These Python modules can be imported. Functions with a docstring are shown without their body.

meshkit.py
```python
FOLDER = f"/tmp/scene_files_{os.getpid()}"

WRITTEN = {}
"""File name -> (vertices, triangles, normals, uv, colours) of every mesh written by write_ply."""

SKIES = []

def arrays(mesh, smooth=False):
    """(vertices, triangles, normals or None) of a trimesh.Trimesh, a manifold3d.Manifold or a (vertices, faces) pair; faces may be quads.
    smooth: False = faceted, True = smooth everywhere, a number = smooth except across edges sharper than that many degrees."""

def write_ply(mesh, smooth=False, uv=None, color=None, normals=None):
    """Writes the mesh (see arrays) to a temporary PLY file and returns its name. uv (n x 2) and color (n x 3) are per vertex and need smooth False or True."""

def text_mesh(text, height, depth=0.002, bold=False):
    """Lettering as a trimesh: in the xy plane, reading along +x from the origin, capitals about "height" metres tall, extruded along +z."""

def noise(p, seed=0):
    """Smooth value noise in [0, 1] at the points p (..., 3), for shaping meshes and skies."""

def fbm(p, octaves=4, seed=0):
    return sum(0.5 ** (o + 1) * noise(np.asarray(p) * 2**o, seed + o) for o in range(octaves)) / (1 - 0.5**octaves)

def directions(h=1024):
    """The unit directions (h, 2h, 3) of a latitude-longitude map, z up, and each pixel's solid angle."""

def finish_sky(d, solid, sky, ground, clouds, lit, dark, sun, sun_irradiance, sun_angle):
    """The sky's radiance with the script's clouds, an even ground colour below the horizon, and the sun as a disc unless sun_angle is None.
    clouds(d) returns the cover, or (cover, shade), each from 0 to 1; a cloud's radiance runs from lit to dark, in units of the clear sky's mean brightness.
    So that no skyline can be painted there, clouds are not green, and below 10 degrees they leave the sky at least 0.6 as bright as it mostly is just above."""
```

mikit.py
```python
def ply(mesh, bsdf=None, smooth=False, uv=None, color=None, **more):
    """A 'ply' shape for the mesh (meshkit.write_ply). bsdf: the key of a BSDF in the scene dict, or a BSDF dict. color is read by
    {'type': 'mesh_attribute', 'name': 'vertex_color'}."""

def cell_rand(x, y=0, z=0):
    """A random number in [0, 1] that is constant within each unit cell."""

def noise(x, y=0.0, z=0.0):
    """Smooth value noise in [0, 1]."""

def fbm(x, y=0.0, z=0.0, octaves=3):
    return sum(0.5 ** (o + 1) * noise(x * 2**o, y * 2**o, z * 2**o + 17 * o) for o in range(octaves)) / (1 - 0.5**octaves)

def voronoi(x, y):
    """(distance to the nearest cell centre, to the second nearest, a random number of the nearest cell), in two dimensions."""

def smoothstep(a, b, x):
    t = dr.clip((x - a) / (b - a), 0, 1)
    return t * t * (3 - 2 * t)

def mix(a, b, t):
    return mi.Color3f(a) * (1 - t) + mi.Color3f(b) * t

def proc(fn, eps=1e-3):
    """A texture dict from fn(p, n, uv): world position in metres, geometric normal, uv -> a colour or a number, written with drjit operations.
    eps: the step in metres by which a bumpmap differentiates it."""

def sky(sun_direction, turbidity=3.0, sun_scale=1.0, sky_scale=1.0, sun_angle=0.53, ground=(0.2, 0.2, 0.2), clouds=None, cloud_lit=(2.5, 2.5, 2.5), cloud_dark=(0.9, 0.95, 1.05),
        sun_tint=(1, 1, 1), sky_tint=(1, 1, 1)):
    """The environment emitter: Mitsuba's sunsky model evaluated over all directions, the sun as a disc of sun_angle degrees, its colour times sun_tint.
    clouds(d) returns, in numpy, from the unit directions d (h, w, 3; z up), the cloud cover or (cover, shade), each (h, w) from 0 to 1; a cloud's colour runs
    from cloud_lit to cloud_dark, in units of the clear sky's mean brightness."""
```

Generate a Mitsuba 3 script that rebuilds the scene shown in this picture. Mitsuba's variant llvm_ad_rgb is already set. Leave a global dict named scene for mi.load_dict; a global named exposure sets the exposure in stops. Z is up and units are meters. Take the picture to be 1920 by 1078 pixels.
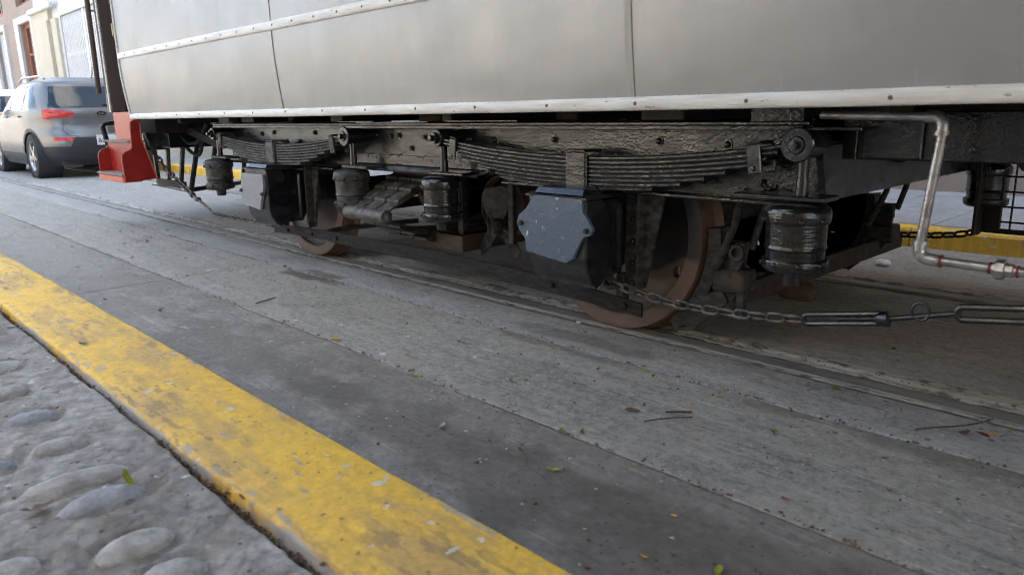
import math, random
import numpy as np, trimesh, shapely
from shapely.geometry import Polygon, Point
import drjit as dr
import mitsuba as mi
import mikit, meshkit
from mikit import proc, noise, fbm, voronoi, smoothstep, mix, cell_rand

scene, labels = {}, {}
T = mi.ScalarTransform4f
rng = np.random.default_rng(7)

# ------------------------------------------------------------------ camera, sky, exposure
CAM = np.array([0.0, 0.0, 0.93])
FWD = np.array([-0.7044, 0.6716, -0.2297])
UP = np.array([-0.1525, 0.1729, 0.9731])
scene['camera'] = dict(type='thinlens', to_world=T().look_at(origin=CAM.tolist(), target=(CAM + FWD).tolist(), up=UP.tolist()),
                       fov=68.87, fov_axis='x', near_clip=0.05, far_clip=400.0, aperture_radius=0.0034, focus_distance=4.0)
scene['sky'] = mikit.sky((0.30, 0.72, 0.62), turbidity=4.0, sun_scale=1.0, sky_scale=1.0, sun_angle=0.8, sky_tint=(1.07, 1.0, 0.925), sun_tint=(0.99, 0.98, 0.97),
    clouds=lambda d: (np.clip((meshkit.fbm(d * [3.0, 3.0, 6.0], 5, 3) - 0.47) * 5, 0, 0.9), np.clip((meshkit.fbm(d * 5, 4, 9) - 0.4) * 1.5, 0, 1)), cloud_lit=(2.3, 2.3, 2.3), cloud_dark=(1.1, 1.12, 1.18))
labels['sky'] = dict(kind='structure')
exposure = 4.05

# ------------------------------------------------------------------ helpers
def uniq(name):
    if name not in scene and name not in labels:
        return name
    k = 1
    while f'{name}_{k:03d}' in scene or f'{name}_{k:03d}' in labels:
        k += 1
    return f'{name}_{k:03d}'

def thing(name, label, category, group=None, kind=None):
    key = uniq(name)
    labels[key] = {'label': label, 'category': category}
    if group: labels[key]['group'] = group
    return key

def struct(name):
    key = uniq(name)
    labels[key] = {'kind': 'structure'}
    return key

def part(parent, name, mesh, mat, smooth=35, label=None, tw=None, kind=None):
    key = uniq(f'{parent}__{name}')
    d = dict(mesh) if isinstance(mesh, dict) else mikit.ply(mesh, mat, smooth)
    if isinstance(mesh, dict) and mat: d['bsdf'] = {'type': 'ref', 'id': mat}
    if tw is not None: d['to_world'] = tw
    scene[key] = d
    if label: labels[key] = {'label': label}
    if kind: labels.setdefault(key, {})['kind'] = kind
    return key

def single(name, mesh, mat, label, category, smooth=35, group=None, tw=None):
    key = thing(name, label, category, group)
    d = dict(mesh) if isinstance(mesh, dict) else mikit.ply(mesh, mat, smooth)
    if isinstance(mesh, dict) and mat: d['bsdf'] = {'type': 'ref', 'id': mat}
    if tw is not None: d['to_world'] = tw
    scene[key] = d
    return key

def move(x, y, z): return T().translate([x, y, z])

def cat(*ms): return trimesh.util.concatenate([m for m in ms])

def rbox(x0, x1, y0, y1, z0, z1, b=0.004):
    b = min(b, 0.45 * min(x1 - x0, y1 - y0, z1 - z0))
    P = []
    for sx in (0, 1):
        for sy in (0, 1):
            for sz in (0, 1):
                c = np.array([(x0, x1)[sx], (y0, y1)[sy], (z0, z1)[sz]])
                s = np.array([1 - 2 * sx, 1 - 2 * sy, 1 - 2 * sz]) * b
                for k in range(3):
                    o = s.copy(); o[k] = 0
                    P.append(c + o)
    return trimesh.convex.convex_hull(np.array(P))

def box(x0, x1, y0, y1, z0, z1):
    m = trimesh.creation.box((x1 - x0, y1 - y0, z1 - z0)); m.apply_translation(((x0 + x1) / 2, (y0 + y1) / 2, (z0 + z1) / 2)); return m

AX = {'z': np.eye(3), 'y': np.array([[1, 0, 0], [0, 0, 1], [0, 1, 0.0]]), 'x': np.array([[0, 0, 1], [1, 0, 0], [0, 1, 0.0]])}

def prism(poly, axis, a, b, bev=0.0):
    """poly in the plane normal to axis: y -> (x, z), x -> (y, z), z -> (x, y)."""
    poly = poly if isinstance(poly, Polygon) else Polygon(poly)
    if bev > 0:
        inner = poly.buffer(-bev, join_style=2)
        P = [(u, v, h) for h, q in ((a, inner), (a + bev, poly), (b - bev, poly), (b, inner)) for u, v in list(q.exterior.coords)[:-1]]
        m = trimesh.convex.convex_hull(np.array(P, float))
    else:
        m = trimesh.creation.extrude_polygon(poly, b - a, engine='earcut'); m.apply_translation((0, 0, a))
    M = np.eye(4); M[:3, :3] = AX[axis]; m.apply_transform(M)
    if np.linalg.det(AX[axis]) < 0: m.invert()
    return m

def lathe(prof, n=40, axis='z', at=(0, 0, 0), arc=None):
    prof = np.asarray(prof, float); k = len(prof)
    a = np.linspace(0, 2 * np.pi, n, endpoint=False)
    V = np.stack([np.outer(np.cos(a), prof[:, 0]), np.outer(np.sin(a), prof[:, 0]), np.tile(prof[:, 1], (n, 1))], -1).reshape(-1, 3)
    i, j = np.meshgrid(np.arange(n), np.arange(k - 1), indexing='ij')
    A, B = (i * k + j).ravel(), (((i + 1) % n) * k + j).ravel()
    F = np.vstack([np.stack([A, B, B + 1], 1), np.stack([A, B + 1, A + 1], 1)])
    m = trimesh.Trimesh(V @ AX[axis].T + np.asarray(at), F, process=False)
    m.merge_vertices(); m.update_faces(m.nondegenerate_faces()); return m

def tube(pts, r, n=10, closed=False, square=False):
    P = np.asarray(pts, float); k = len(P); R = np.broadcast_to(r, (k,))
    t = np.roll(P, -1, 0) - np.roll(P, 1, 0) if closed else np.gradient(P, axis=0)
    t /= np.linalg.norm(t, axis=1, keepdims=True)
    u = np.cross(t[0], [0, 0, 1.0] if abs(t[0, 2]) < 0.9 else [1.0, 0, 0]); u /= np.linalg.norm(u)
    a = np.arange(n) * 2 * np.pi / n + (np.pi / 4 if square else 0)
    V = []
    for q in range(k):
        u = u - t[q] * (u @ t[q]); u /= np.linalg.norm(u); w = np.cross(t[q], u)
        V.append(P[q] + R[q] * (np.cos(a)[:, None] * u + np.sin(a)[:, None] * w))
    V = np.vstack(V); F = []
    for q in range(k if closed else k - 1):
        q2 = (q + 1) % k
        for s in range(n):
            F += [(q * n + s, q * n + (s + 1) % n, q2 * n + (s + 1) % n), (q * n + s, q2 * n + (s + 1) % n, q2 * n + s)]
    if not closed:
        V = np.vstack([V, P[:1], P[-1:]]); c0, c1 = k * n, k * n + 1
        for s in range(n):
            F += [(c0, (s + 1) % n, s), (c1, (k - 1) * n + s, (k - 1) * n + (s + 1) % n)]
    return trimesh.Trimesh(V, np.array(F), process=False)

def arc_pts(pts, rad=0.03, n=6):
    """polyline with rounded corners"""
    P = [np.asarray(p, float) for p in pts]; out = [P[0]]
    for a, b, c in zip(P[:-2], P[1:-1], P[2:]):
        d0, d1 = a - b, c - b; d0 /= np.linalg.norm(d0); d1 /= np.linalg.norm(d1)
        for s in np.linspace(0, 1, n):
            out.append((1 - s) ** 2 * (b + rad * d0) + 2 * s * (1 - s) * b + s * s * (b + rad * d1))
    return np.array(out + [P[-1]])

def grid(xs, ys, fn):
    X, Y = np.meshgrid(xs, ys, indexing='ij'); V = fn(X, Y).reshape(-1, 3)
    n, m = len(xs), len(ys); i, j = np.meshgrid(np.arange(n - 1), np.arange(m - 1), indexing='ij')
    a = (i * m + j).ravel(); F = np.vstack([np.stack([a, a + m, a + m + 1], 1), np.stack([a, a + m + 1, a + 1], 1)])
    return trimesh.Trimesh(V, F, process=False)

def nz(x, y, z=0.0, seed=0, oc=3):
    x, y, z = np.broadcast_arrays(np.asarray(x, float), np.asarray(y, float), np.asarray(z, float))
    return meshkit.fbm(np.stack([x + 100, y + 100, z + 100], -1), oc, seed) - 0.5

def mirror_y(m, c=3.31):
    q = m.copy(); q.vertices[:, 1] = 2 * c - q.vertices[:, 1]; q.invert(); return q

def frame_matrix(origin, xdir, up=(0, 0, 1)):
    x = np.asarray(xdir, float); x /= np.linalg.norm(x)
    z = np.asarray(up, float); z = z - x * (z @ x); z /= np.linalg.norm(z); y = np.cross(z, x)
    M = np.eye(4); M[:3, 0], M[:3, 1], M[:3, 2], M[:3, 3] = x, y, z, origin
    return T(M.tolist())

# ------------------------------------------------------------------ materials
def mat(key, color, rough=0.5, metallic=0.0, bump=None, scale=1.0, eps=1e-3, **kw):
    def tex(v):
        return v if isinstance(v, dict) else ({'type': 'rgb', 'value': list(v)} if isinstance(v, (tuple, list)) else v)
    b = {'type': 'principled', 'base_color': tex(color), 'roughness': tex(rough), 'metallic': metallic, **kw}
    if bump is not None:
        b = {'type': 'bumpmap', 'arbitrary': proc(bump, eps), 'scale': scale, 'bsdf': b}
    scene[key] = {'type': 'twosided', 'bsdf': b}

def speck(p, f, keep, size, seed=0.0):
    d, _, w = voronoi(p.x * f + seed, p.y * f + seed * 1.7)
    d = d + 0.30 * (fbm(p.x * f * 4.5, p.y * f * 4.5, seed, 2) - 0.5)
    return dr.select((w > 1 - keep) & (d < size * (0.35 + 0.65 * cell_rand(dr.floor(w * 4096), seed * 13))), 1.0, 0.0)

def concrete(base, dirt, amount, streak=1.0, seed=0.0, stains=()):
    def f(p, n, uv):
        big = fbm(p.x * 0.9 + seed, p.y * 1.6 + seed, 0.0, 4)
        mid = fbm(p.x * 7 + seed, p.y * 11, 2.0, 3)
        lines = fbm(p.x * 2.2, p.y * 34 + seed, 5.0, 3)
        fine = noise(p.x * 160, p.y * 160, 3.0)
        grit = fbm(p.x * 46, p.y * 62, 6.0, 3)
        pit = smoothstep(0.68, 0.80, fbm(p.x * 38, p.y * 38, 4.0, 2))
        k = 0.62 + 0.42 * big + 0.34 * (mid - 0.5) + 0.17 * streak * (lines - 0.5) + 0.22 * (fine - 0.5) + 0.38 * (grit - 0.5) + 0.22 * smoothstep(0.74, 0.84, fbm(p.x * 5 + p.y * 3, p.y * 110, 2.0, 2)) - 0.16 * smoothstep(0.74, 0.84, fbm(p.x * 5 - p.y * 4, p.y * 95, 8.0, 2))
        c = mix(base, dirt, amount * smoothstep(0.36, 0.66, big * 0.55 + mid * 0.45)) * k * 1.22
        c = c * (1 - 0.14 * pit)
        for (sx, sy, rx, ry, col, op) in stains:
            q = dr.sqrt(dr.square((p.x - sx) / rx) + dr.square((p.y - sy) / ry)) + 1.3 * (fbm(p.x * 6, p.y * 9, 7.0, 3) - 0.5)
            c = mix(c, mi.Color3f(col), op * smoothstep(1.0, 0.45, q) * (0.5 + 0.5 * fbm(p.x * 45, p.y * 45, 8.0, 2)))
        patch = smoothstep(0.45, 0.62, fbm(p.x * 0.8 + 3.1, p.y * 1.1, 9.0, 2))
        c = mix(c, mi.Color3f(0.62, 0.63, 0.62), 0.7 * speck(p, 10, 0.07, 0.13, 1.0 + seed) * patch)
        c = mix(c, mi.Color3f(0.6, 0.6, 0.6), 0.45 * speck(p, 37, 0.04, 0.2, 3.0 + seed))
        c = mix(c, mi.Color3f(0.03, 0.028, 0.025), 0.55 * speck(p, 17, 0.05, 0.13, 2.0 + seed))
        c = mix(c, mi.Color3f(0.03, 0.028, 0.025), 0.5 * speck(p, 48, 0.05, 0.24, 5.0 + seed))
        v1, v2, _ = voronoi(p.x * 0.75 + 0.35 * fbm(p.x * 5, p.y * 5, 1.0, 3) + seed, p.y * 1.3 + 0.5 * fbm(p.x * 4, p.y * 6, 6.0, 3))
        c = c * (1 - 0.3 * smoothstep(0.008, 0.002, v2 - v1) * smoothstep(0.40, 0.55, fbm(p.x * 1.2, p.y * 1.2, 12.0, 2)))
        return c
    return f

def rough_ground(p, n, uv):
    return 0.6 * fbm(p.x * 30, p.y * 44, p.z * 30, 3) + 0.4 * noise(p.x * 170, p.y * 170, p.z * 100)

mat('concrete_outer', proc(concrete((0.275, 0.256, 0.23), (0.15, 0.135, 0.12), 0.8, 0.6, 0.0,
    [(-1.6, 1.22, 1.0, 0.2, (0.095, 0.083, 0.071), 0.7), (-2.9, 1.2, 0.9, 0.25, (0.10, 0.087, 0.073), 0.6), (-0.6, 1.2, 0.9, 0.35, (0.095, 0.084, 0.073), 0.75)])),
    0.62, bump=rough_ground, scale=0.0035)
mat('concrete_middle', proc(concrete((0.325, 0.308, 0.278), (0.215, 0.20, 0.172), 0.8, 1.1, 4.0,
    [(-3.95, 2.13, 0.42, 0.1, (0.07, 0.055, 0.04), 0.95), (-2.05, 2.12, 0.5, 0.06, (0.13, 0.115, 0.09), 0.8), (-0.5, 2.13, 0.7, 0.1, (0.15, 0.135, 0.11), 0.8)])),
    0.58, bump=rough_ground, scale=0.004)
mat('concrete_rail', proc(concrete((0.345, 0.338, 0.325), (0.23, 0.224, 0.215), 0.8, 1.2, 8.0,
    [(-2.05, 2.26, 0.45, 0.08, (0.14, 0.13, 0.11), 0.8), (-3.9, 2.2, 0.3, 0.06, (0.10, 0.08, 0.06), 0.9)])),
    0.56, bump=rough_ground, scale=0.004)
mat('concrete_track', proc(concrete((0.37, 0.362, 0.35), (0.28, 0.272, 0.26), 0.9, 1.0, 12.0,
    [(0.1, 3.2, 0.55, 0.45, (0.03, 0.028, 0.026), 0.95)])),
    0.58, bump=rough_ground, scale=0.004)
mat('joint_dirt', proc(lambda p, n, uv: mix((0.05, 0.042, 0.034), (0.12, 0.10, 0.08), fbm(p.x * 40, p.y * 40, 0, 2))), 0.9)

def crumble(p, n, uv):
    m = fbm(p.x * 22, p.y * 34, p.z * 60, 3)
    lite = smoothstep(0.43, 0.56, fbm(p.x * 3.1, p.y * 20, 3.0, 3)) * smoothstep(0.30, 0.55, m)
    c = mix((0.13, 0.122, 0.11), (0.34, 0.33, 0.31), smoothstep(0.22, 0.58, m))
    return mix(c, (0.42, 0.41, 0.385), 0.85 * lite)
mat('crumbled_edge', proc(crumble), 0.85, bump=lambda p, n, uv: fbm(p.x * 60, p.y * 60, p.z * 60, 3), scale=0.008)
mat('rail_steel', proc(lambda p, n, uv: mix((0.19, 0.182, 0.17), (0.31, 0.30, 0.285), fbm(p.x * 6, p.y * 60, 0, 3))), 0.5, 0.2,
    bump=lambda p, n, uv: fbm(p.x * 20, p.y * 120, p.z * 60, 2), scale=0.002)

def yellow(p, n, uv):
    big = fbm(p.x * 2.2, p.y * 5.5, 0.0, 4); mid = fbm(p.x * 9, p.y * 26, 1.0, 4); fine = noise(p.x * 130, p.y * 130, p.z * 90)
    c = mix((0.80, 0.48, 0.04), (0.70, 0.45, 0.09), big)
    c = mix(c, (0.50, 0.32, 0.11), 0.8 * smoothstep(0.42, 0.66, 0.5 * big + 0.5 * mid))
    c = mix(c, (0.26, 0.17, 0.085), 0.6 * smoothstep(0.54, 0.68, fbm(p.x * 16, p.y * 60, 3.0, 4)) * smoothstep(0.42, 0.6, big))
    c = c * (0.82 + 0.2 * fine + 0.32 * (fbm(p.x * 50, p.y * 50, 4.0, 3) - 0.25))
    edge = smoothstep(0.105, 0.15, dr.abs(p.y - 0.748)) * dr.select(p.y > 3, 0.0, 1.0)
    c = mix(c, mi.Color3f(0.34, 0.32, 0.29) * (0.7 + 0.6 * fine), 0.7 * smoothstep(0.74, 0.79, fbm(p.x * 12, p.y * 34, 6.0, 4) + 0.10 * edge))
    chip = smoothstep(0.70, 0.74, fbm(p.x * 24, p.y * 24, p.z * 20 + 2.0, 3))
    c = mix(c, (0.60, 0.56, 0.47), 0.8 * chip)
    c = mix(c, (0.74, 0.72, 0.66), 0.6 * speck(p, 12, 0.08, 0.11, 9.0))
    return mix(c, (0.06, 0.045, 0.03), 0.6 * speck(p, 34, 0.10, 0.18, 6.0))
def yellow_kerb(p, n, uv):
    bare = smoothstep(0.004, -0.004, p.y - 0.597 + 0.015 * (fbm(p.x * 7, p.z * 30, 0, 3) - 0.5) + dr.select(p.y > 3, 9.0, 0.0))
    return mix(yellow(p, n, uv), mi.Color3f(0.36, 0.345, 0.33) * (0.7 + 0.6 * fbm(p.x * 25, p.y * 60, p.z * 50, 3)), bare)
mat('yellow_paint', proc(yellow_kerb), 0.62, bump=rough_ground, scale=0.003)

def paving(p, n, uv):
    a = fbm(p.x * 4, p.y * 4, 1.0, 4); b = fbm(p.x * 26, p.y * 26, p.z * 20, 3); f = noise(p.x * 190, p.y * 190, 0)
    c = mix((0.35, 0.337, 0.32), (0.255, 0.242, 0.228), smoothstep(0.35, 0.65, a)) * (0.50 + 0.85 * b + 0.24 * (f - 0.5) + 0.5 * (fbm(p.x * 70, p.y * 70, p.z * 60, 2) - 0.5))
    c = mix(c, (0.20, 0.15, 0.12), 0.35 * smoothstep(0.56, 0.7, fbm(p.x * 16, p.y * 16, 7.0, 4)))
    c = mix(c, (0.62, 0.62, 0.6), 0.8 * speck(p, 20, 0.06, 0.2, 2.0))
    return mix(c, (0.10, 0.05, 0.03), 0.8 * speck(p, 32, 0.10, 0.2, 4.0))
mat('mortar', proc(paving), 0.85, bump=lambda p, n, uv: fbm(p.x * 45, p.y * 45, p.z * 45, 4), scale=0.016)
for i, (c0, c1) in enumerate([((0.42, 0.41, 0.405), (0.29, 0.28, 0.275)), ((0.35, 0.36, 0.395), (0.25, 0.26, 0.285)), ((0.41, 0.40, 0.385), (0.28, 0.27, 0.255))]):
    mat(f'stone_{"abc"[i]}', proc(lambda p, n, uv, c0=c0, c1=c1: mix(c0, c1, smoothstep(0.3, 0.7, fbm(p.x * 14, p.y * 20, p.z * 20, 4))) * (0.85 + 0.3 * noise(p.x * 150, p.y * 150, p.z * 150))),
        0.72, bump=lambda p, n, uv: fbm(p.x * 40, p.y * 40, p.z * 40, 3), scale=0.006)
mat('square_paver', proc(lambda p, n, uv: mi.Color3f(0.44, 0.43, 0.41) * (0.85 + 0.3 * fbm(p.x, p.y, 0, 3))), 0.8)
mat('paver', proc(lambda p, n, uv: mix((0.34, 0.34, 0.35), (0.25, 0.25, 0.255), fbm(p.x * 6, p.y * 6, 0, 4)) * (0.85 + 0.3 * noise(p.x * 80, p.y * 80))), 0.8)

# tar-like black paint on the running gear: glossy, brushed on thick
def tar_bump(p, n, uv):
    return 1.2 * fbm(p.x * 34, p.y * 34, p.z * 60, 2) + 0.8 * noise(p.x * 95, p.y * 95, p.z * 150) + 0.4 * smoothstep(0.45, 0.75, noise(p.x * 190, p.y * 190, p.z * 260))
mat('tar_paint', proc(lambda p, n, uv: mix((0.008, 0.008, 0.0085), (0.020, 0.019, 0.018), smoothstep(0.55, 0.78, fbm(p.x * 13, p.y * 13, p.z * 13, 3)))),
    proc(lambda p, n, uv: 0.12 + 0.18 * smoothstep(0.35, 0.68, fbm(p.x * 9, p.y * 9, p.z * 12, 4))), bump=tar_bump, scale=0.0010, specular=0.75)
mat('black_paint', proc(lambda p, n, uv: mix((0.008, 0.009, 0.011), (0.018, 0.018, 0.019), smoothstep(0.5, 0.8, fbm(p.x * 22, p.y * 22, p.z * 22, 3)))),
    proc(lambda p, n, uv: 0.12 + 0.24 * smoothstep(0.4, 0.65, fbm(p.x * 14, p.y * 14, p.z * 20, 3))), bump=tar_bump, scale=0.0004, specular=0.75)
mat('gloss_black', proc(lambda p, n, uv: mix((0.007, 0.007, 0.0075), (0.02, 0.018, 0.016), smoothstep(0.5, 0.75, fbm(p.x * 30, p.y * 30, p.z * 60, 3)))),
    proc(lambda p, n, uv: 0.10 + 0.14 * fbm(p.x * 30, p.y * 30, p.z * 80, 3)), bump=lambda p, n, uv: fbm(p.x * 30, p.y * 30, p.z * 230, 3), scale=0.0010, specular=0.8)
mat('dusty_black', proc(lambda p, n, uv: mix((0.022, 0.0215, 0.021), (0.075, 0.070, 0.064), smoothstep(0.3, 0.8, fbm(p.x * 30, p.y * 30, p.z * 40, 4)))),
    proc(lambda p, n, uv: 0.36 + 0.3 * fbm(p.x * 20, p.y * 20, p.z * 20, 2)), bump=tar_bump, scale=0.0012)
mat('dusty_grey', proc(lambda p, n, uv: mix((0.045, 0.043, 0.04), (0.125, 0.115, 0.10), smoothstep(0.3, 0.8, fbm(p.x * 30, p.y * 30, p.z * 40, 4)))), 0.55)
mat('bar_iron', proc(lambda p, n, uv: mix((0.006, 0.006, 0.0062), (0.022, 0.021, 0.020), smoothstep(0.35, 0.75, fbm(p.x * 26, p.y * 26, p.z * 70, 4)))), 0.6, bump=tar_bump, scale=0.002, specular=0.25)
mat('grimy_iron', proc(lambda p, n, uv: mix(mix((0.016, 0.0155, 0.0155), (0.052, 0.048, 0.044), smoothstep(0.3, 0.8, fbm(p.x * 22, p.y * 22, p.z * 40, 4))), (0.075, 0.048, 0.033), 0.6 * smoothstep(0.60, 0.75, fbm(p.x * 15 + 7, p.y * 15, p.z * 15, 3)))),
    0.55, bump=tar_bump, scale=0.0024)
mat('rust', proc(lambda p, n, uv: mix(mix((0.065, 0.045, 0.034), (0.12, 0.073, 0.048), fbm(p.x * 12, p.y * 30, p.z * 12, 4)), (0.05, 0.038, 0.03), smoothstep(0.5, 0.72, fbm(p.x * 7, p.y * 7 + 3, p.z * 7, 3)))),
    0.6, bump=lambda p, n, uv: fbm(p.x * 70, p.y * 70, p.z * 70, 3), scale=0.0025)
mat('plank_rust', proc(lambda p, n, uv: mix((0.05, 0.038, 0.028), (0.11, 0.075, 0.048), fbm(p.x * 14, p.y * 30, p.z * 50, 4))), 0.75)
mat('motor_rust', proc(lambda p, n, uv: mix((0.12, 0.08, 0.058), (0.26, 0.15, 0.08), smoothstep(0.3, 0.7, fbm(p.x * 9, p.y * 9, p.z * 9, 4)))), 0.7)
mat('wheel_tread', proc(lambda p, n, uv: mix((0.16, 0.10, 0.07), (0.28, 0.155, 0.09), fbm(p.x * 8, p.y * 70, p.z * 8, 4)) * (0.8 + 0.4 * noise(p.x * 100, p.y * 100, p.z * 100))),
    0.45, 0.25, bump=lambda p, n, uv: fbm(p.x * 20, p.y * 160, p.z * 20, 3), scale=0.0015)
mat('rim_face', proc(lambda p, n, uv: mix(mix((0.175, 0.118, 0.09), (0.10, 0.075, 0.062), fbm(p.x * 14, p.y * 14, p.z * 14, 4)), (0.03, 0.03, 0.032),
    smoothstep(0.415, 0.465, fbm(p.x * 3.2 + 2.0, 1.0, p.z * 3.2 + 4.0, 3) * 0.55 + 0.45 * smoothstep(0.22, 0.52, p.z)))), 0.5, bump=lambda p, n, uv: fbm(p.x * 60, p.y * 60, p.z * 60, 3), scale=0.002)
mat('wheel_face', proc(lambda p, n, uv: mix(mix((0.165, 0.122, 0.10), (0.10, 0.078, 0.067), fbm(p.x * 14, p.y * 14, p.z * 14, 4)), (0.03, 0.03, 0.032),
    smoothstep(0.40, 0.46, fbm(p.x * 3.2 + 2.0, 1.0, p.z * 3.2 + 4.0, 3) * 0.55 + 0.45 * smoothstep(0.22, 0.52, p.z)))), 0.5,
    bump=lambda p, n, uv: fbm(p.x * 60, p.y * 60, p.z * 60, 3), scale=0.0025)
def cover(p, n, uv):
    c = mix((0.06, 0.095, 0.15), (0.085, 0.122, 0.182), fbm(p.x * 11, p.y * 11, p.z * 11, 4)) * (0.88 + 0.24 * noise(p.x * 140, p.y * 140, p.z * 140))
    d, _, w = voronoi(p.x * 26, p.z * 26)
    c = mix(c, (0.62, 0.64, 0.66), dr.select((w > 0.965) & (d < 0.09 * w), 0.7, 0.0))
    c = mix(c, (0.62, 0.64, 0.66), 0.7 * smoothstep(0.76, 0.80, fbm(p.x * 46, 2.0, p.z * 20, 3)))
    return mix(c, (0.22, 0.18, 0.16), 0.5 * smoothstep(0.70, 0.78, fbm(p.x * 40 + 3, 5.0, p.z * 40, 3)))
mat('blue_grey_paint', proc(cover), 0.36, bump=lambda p, n, uv: fbm(p.x * 50, p.y * 50, p.z * 50, 3), scale=0.0014)
mat('pale_grey_paint', proc(lambda p, n, uv: mix((0.19, 0.205, 0.225), (0.25, 0.265, 0.285), fbm(p.x * 11, p.y * 11, p.z * 11, 4)) * (0.88 + 0.24 * noise(p.x * 140, p.y * 140, p.z * 140))), 0.45)
mat('dark_wood', proc(lambda p, n, uv: mix((0.022, 0.016, 0.013), (0.05, 0.034, 0.025), fbm(p.x * 4, p.y * 24, p.z * 24, 3))), 0.75)
mat('underframe', proc(lambda p, n, uv: mix((0.014, 0.013, 0.012), (0.04, 0.031, 0.024), fbm(p.x * 8, p.y * 8, p.z * 12, 3))), 0.6)
def silver(p, n, uv):
    run = fbm(p.x * 16, 2.0, p.z * 1.2, 3); big = fbm(p.x * 1.3, 4.0, p.z * 2.2, 3)
    c = mi.Color3f(0.355, 0.36, 0.365) * (0.93 + 0.07 * run + 0.10 * (big - 0.3))
    c = mix(c, (0.24, 0.235, 0.22), 0.10 * smoothstep(0.60, 0.75, fbm(p.x * 11, 6.0, p.z * 7, 4)))
    return mix(c, (0.62, 0.62, 0.60), 0.10 * smoothstep(0.76, 0.84, fbm(p.x * 70, 1.0, p.z * 9, 3)))
mat('silver_panel', proc(silver), proc(lambda p, n, uv: 0.36 + 0.12 * fbm(p.x * 6, 3.0, p.z * 4, 4)), 0.55, bump=lambda p, n, uv: fbm(p.x * 25, p.y * 25, p.z * 12, 2), scale=0.0006)
mat('white_trim', proc(lambda p, n, uv: mix((0.74, 0.74, 0.73), (0.62, 0.60, 0.57), smoothstep(0.35, 0.7, fbm(p.x * 7, p.y * 30, p.z * 60, 3))) * (1 - 0.5 * smoothstep(0.73, 0.78, fbm(p.x * 40, p.y * 60, p.z * 90, 3)))), 0.36)
mat('seam_metal', proc(lambda p, n, uv: mix((0.34, 0.33, 0.31), (0.42, 0.415, 0.40), fbm(p.x * 90, p.y * 20, p.z * 7, 3))), 0.45)
mat('screw_steel', (0.12, 0.115, 0.11), 0.45, 0.5)
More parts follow.
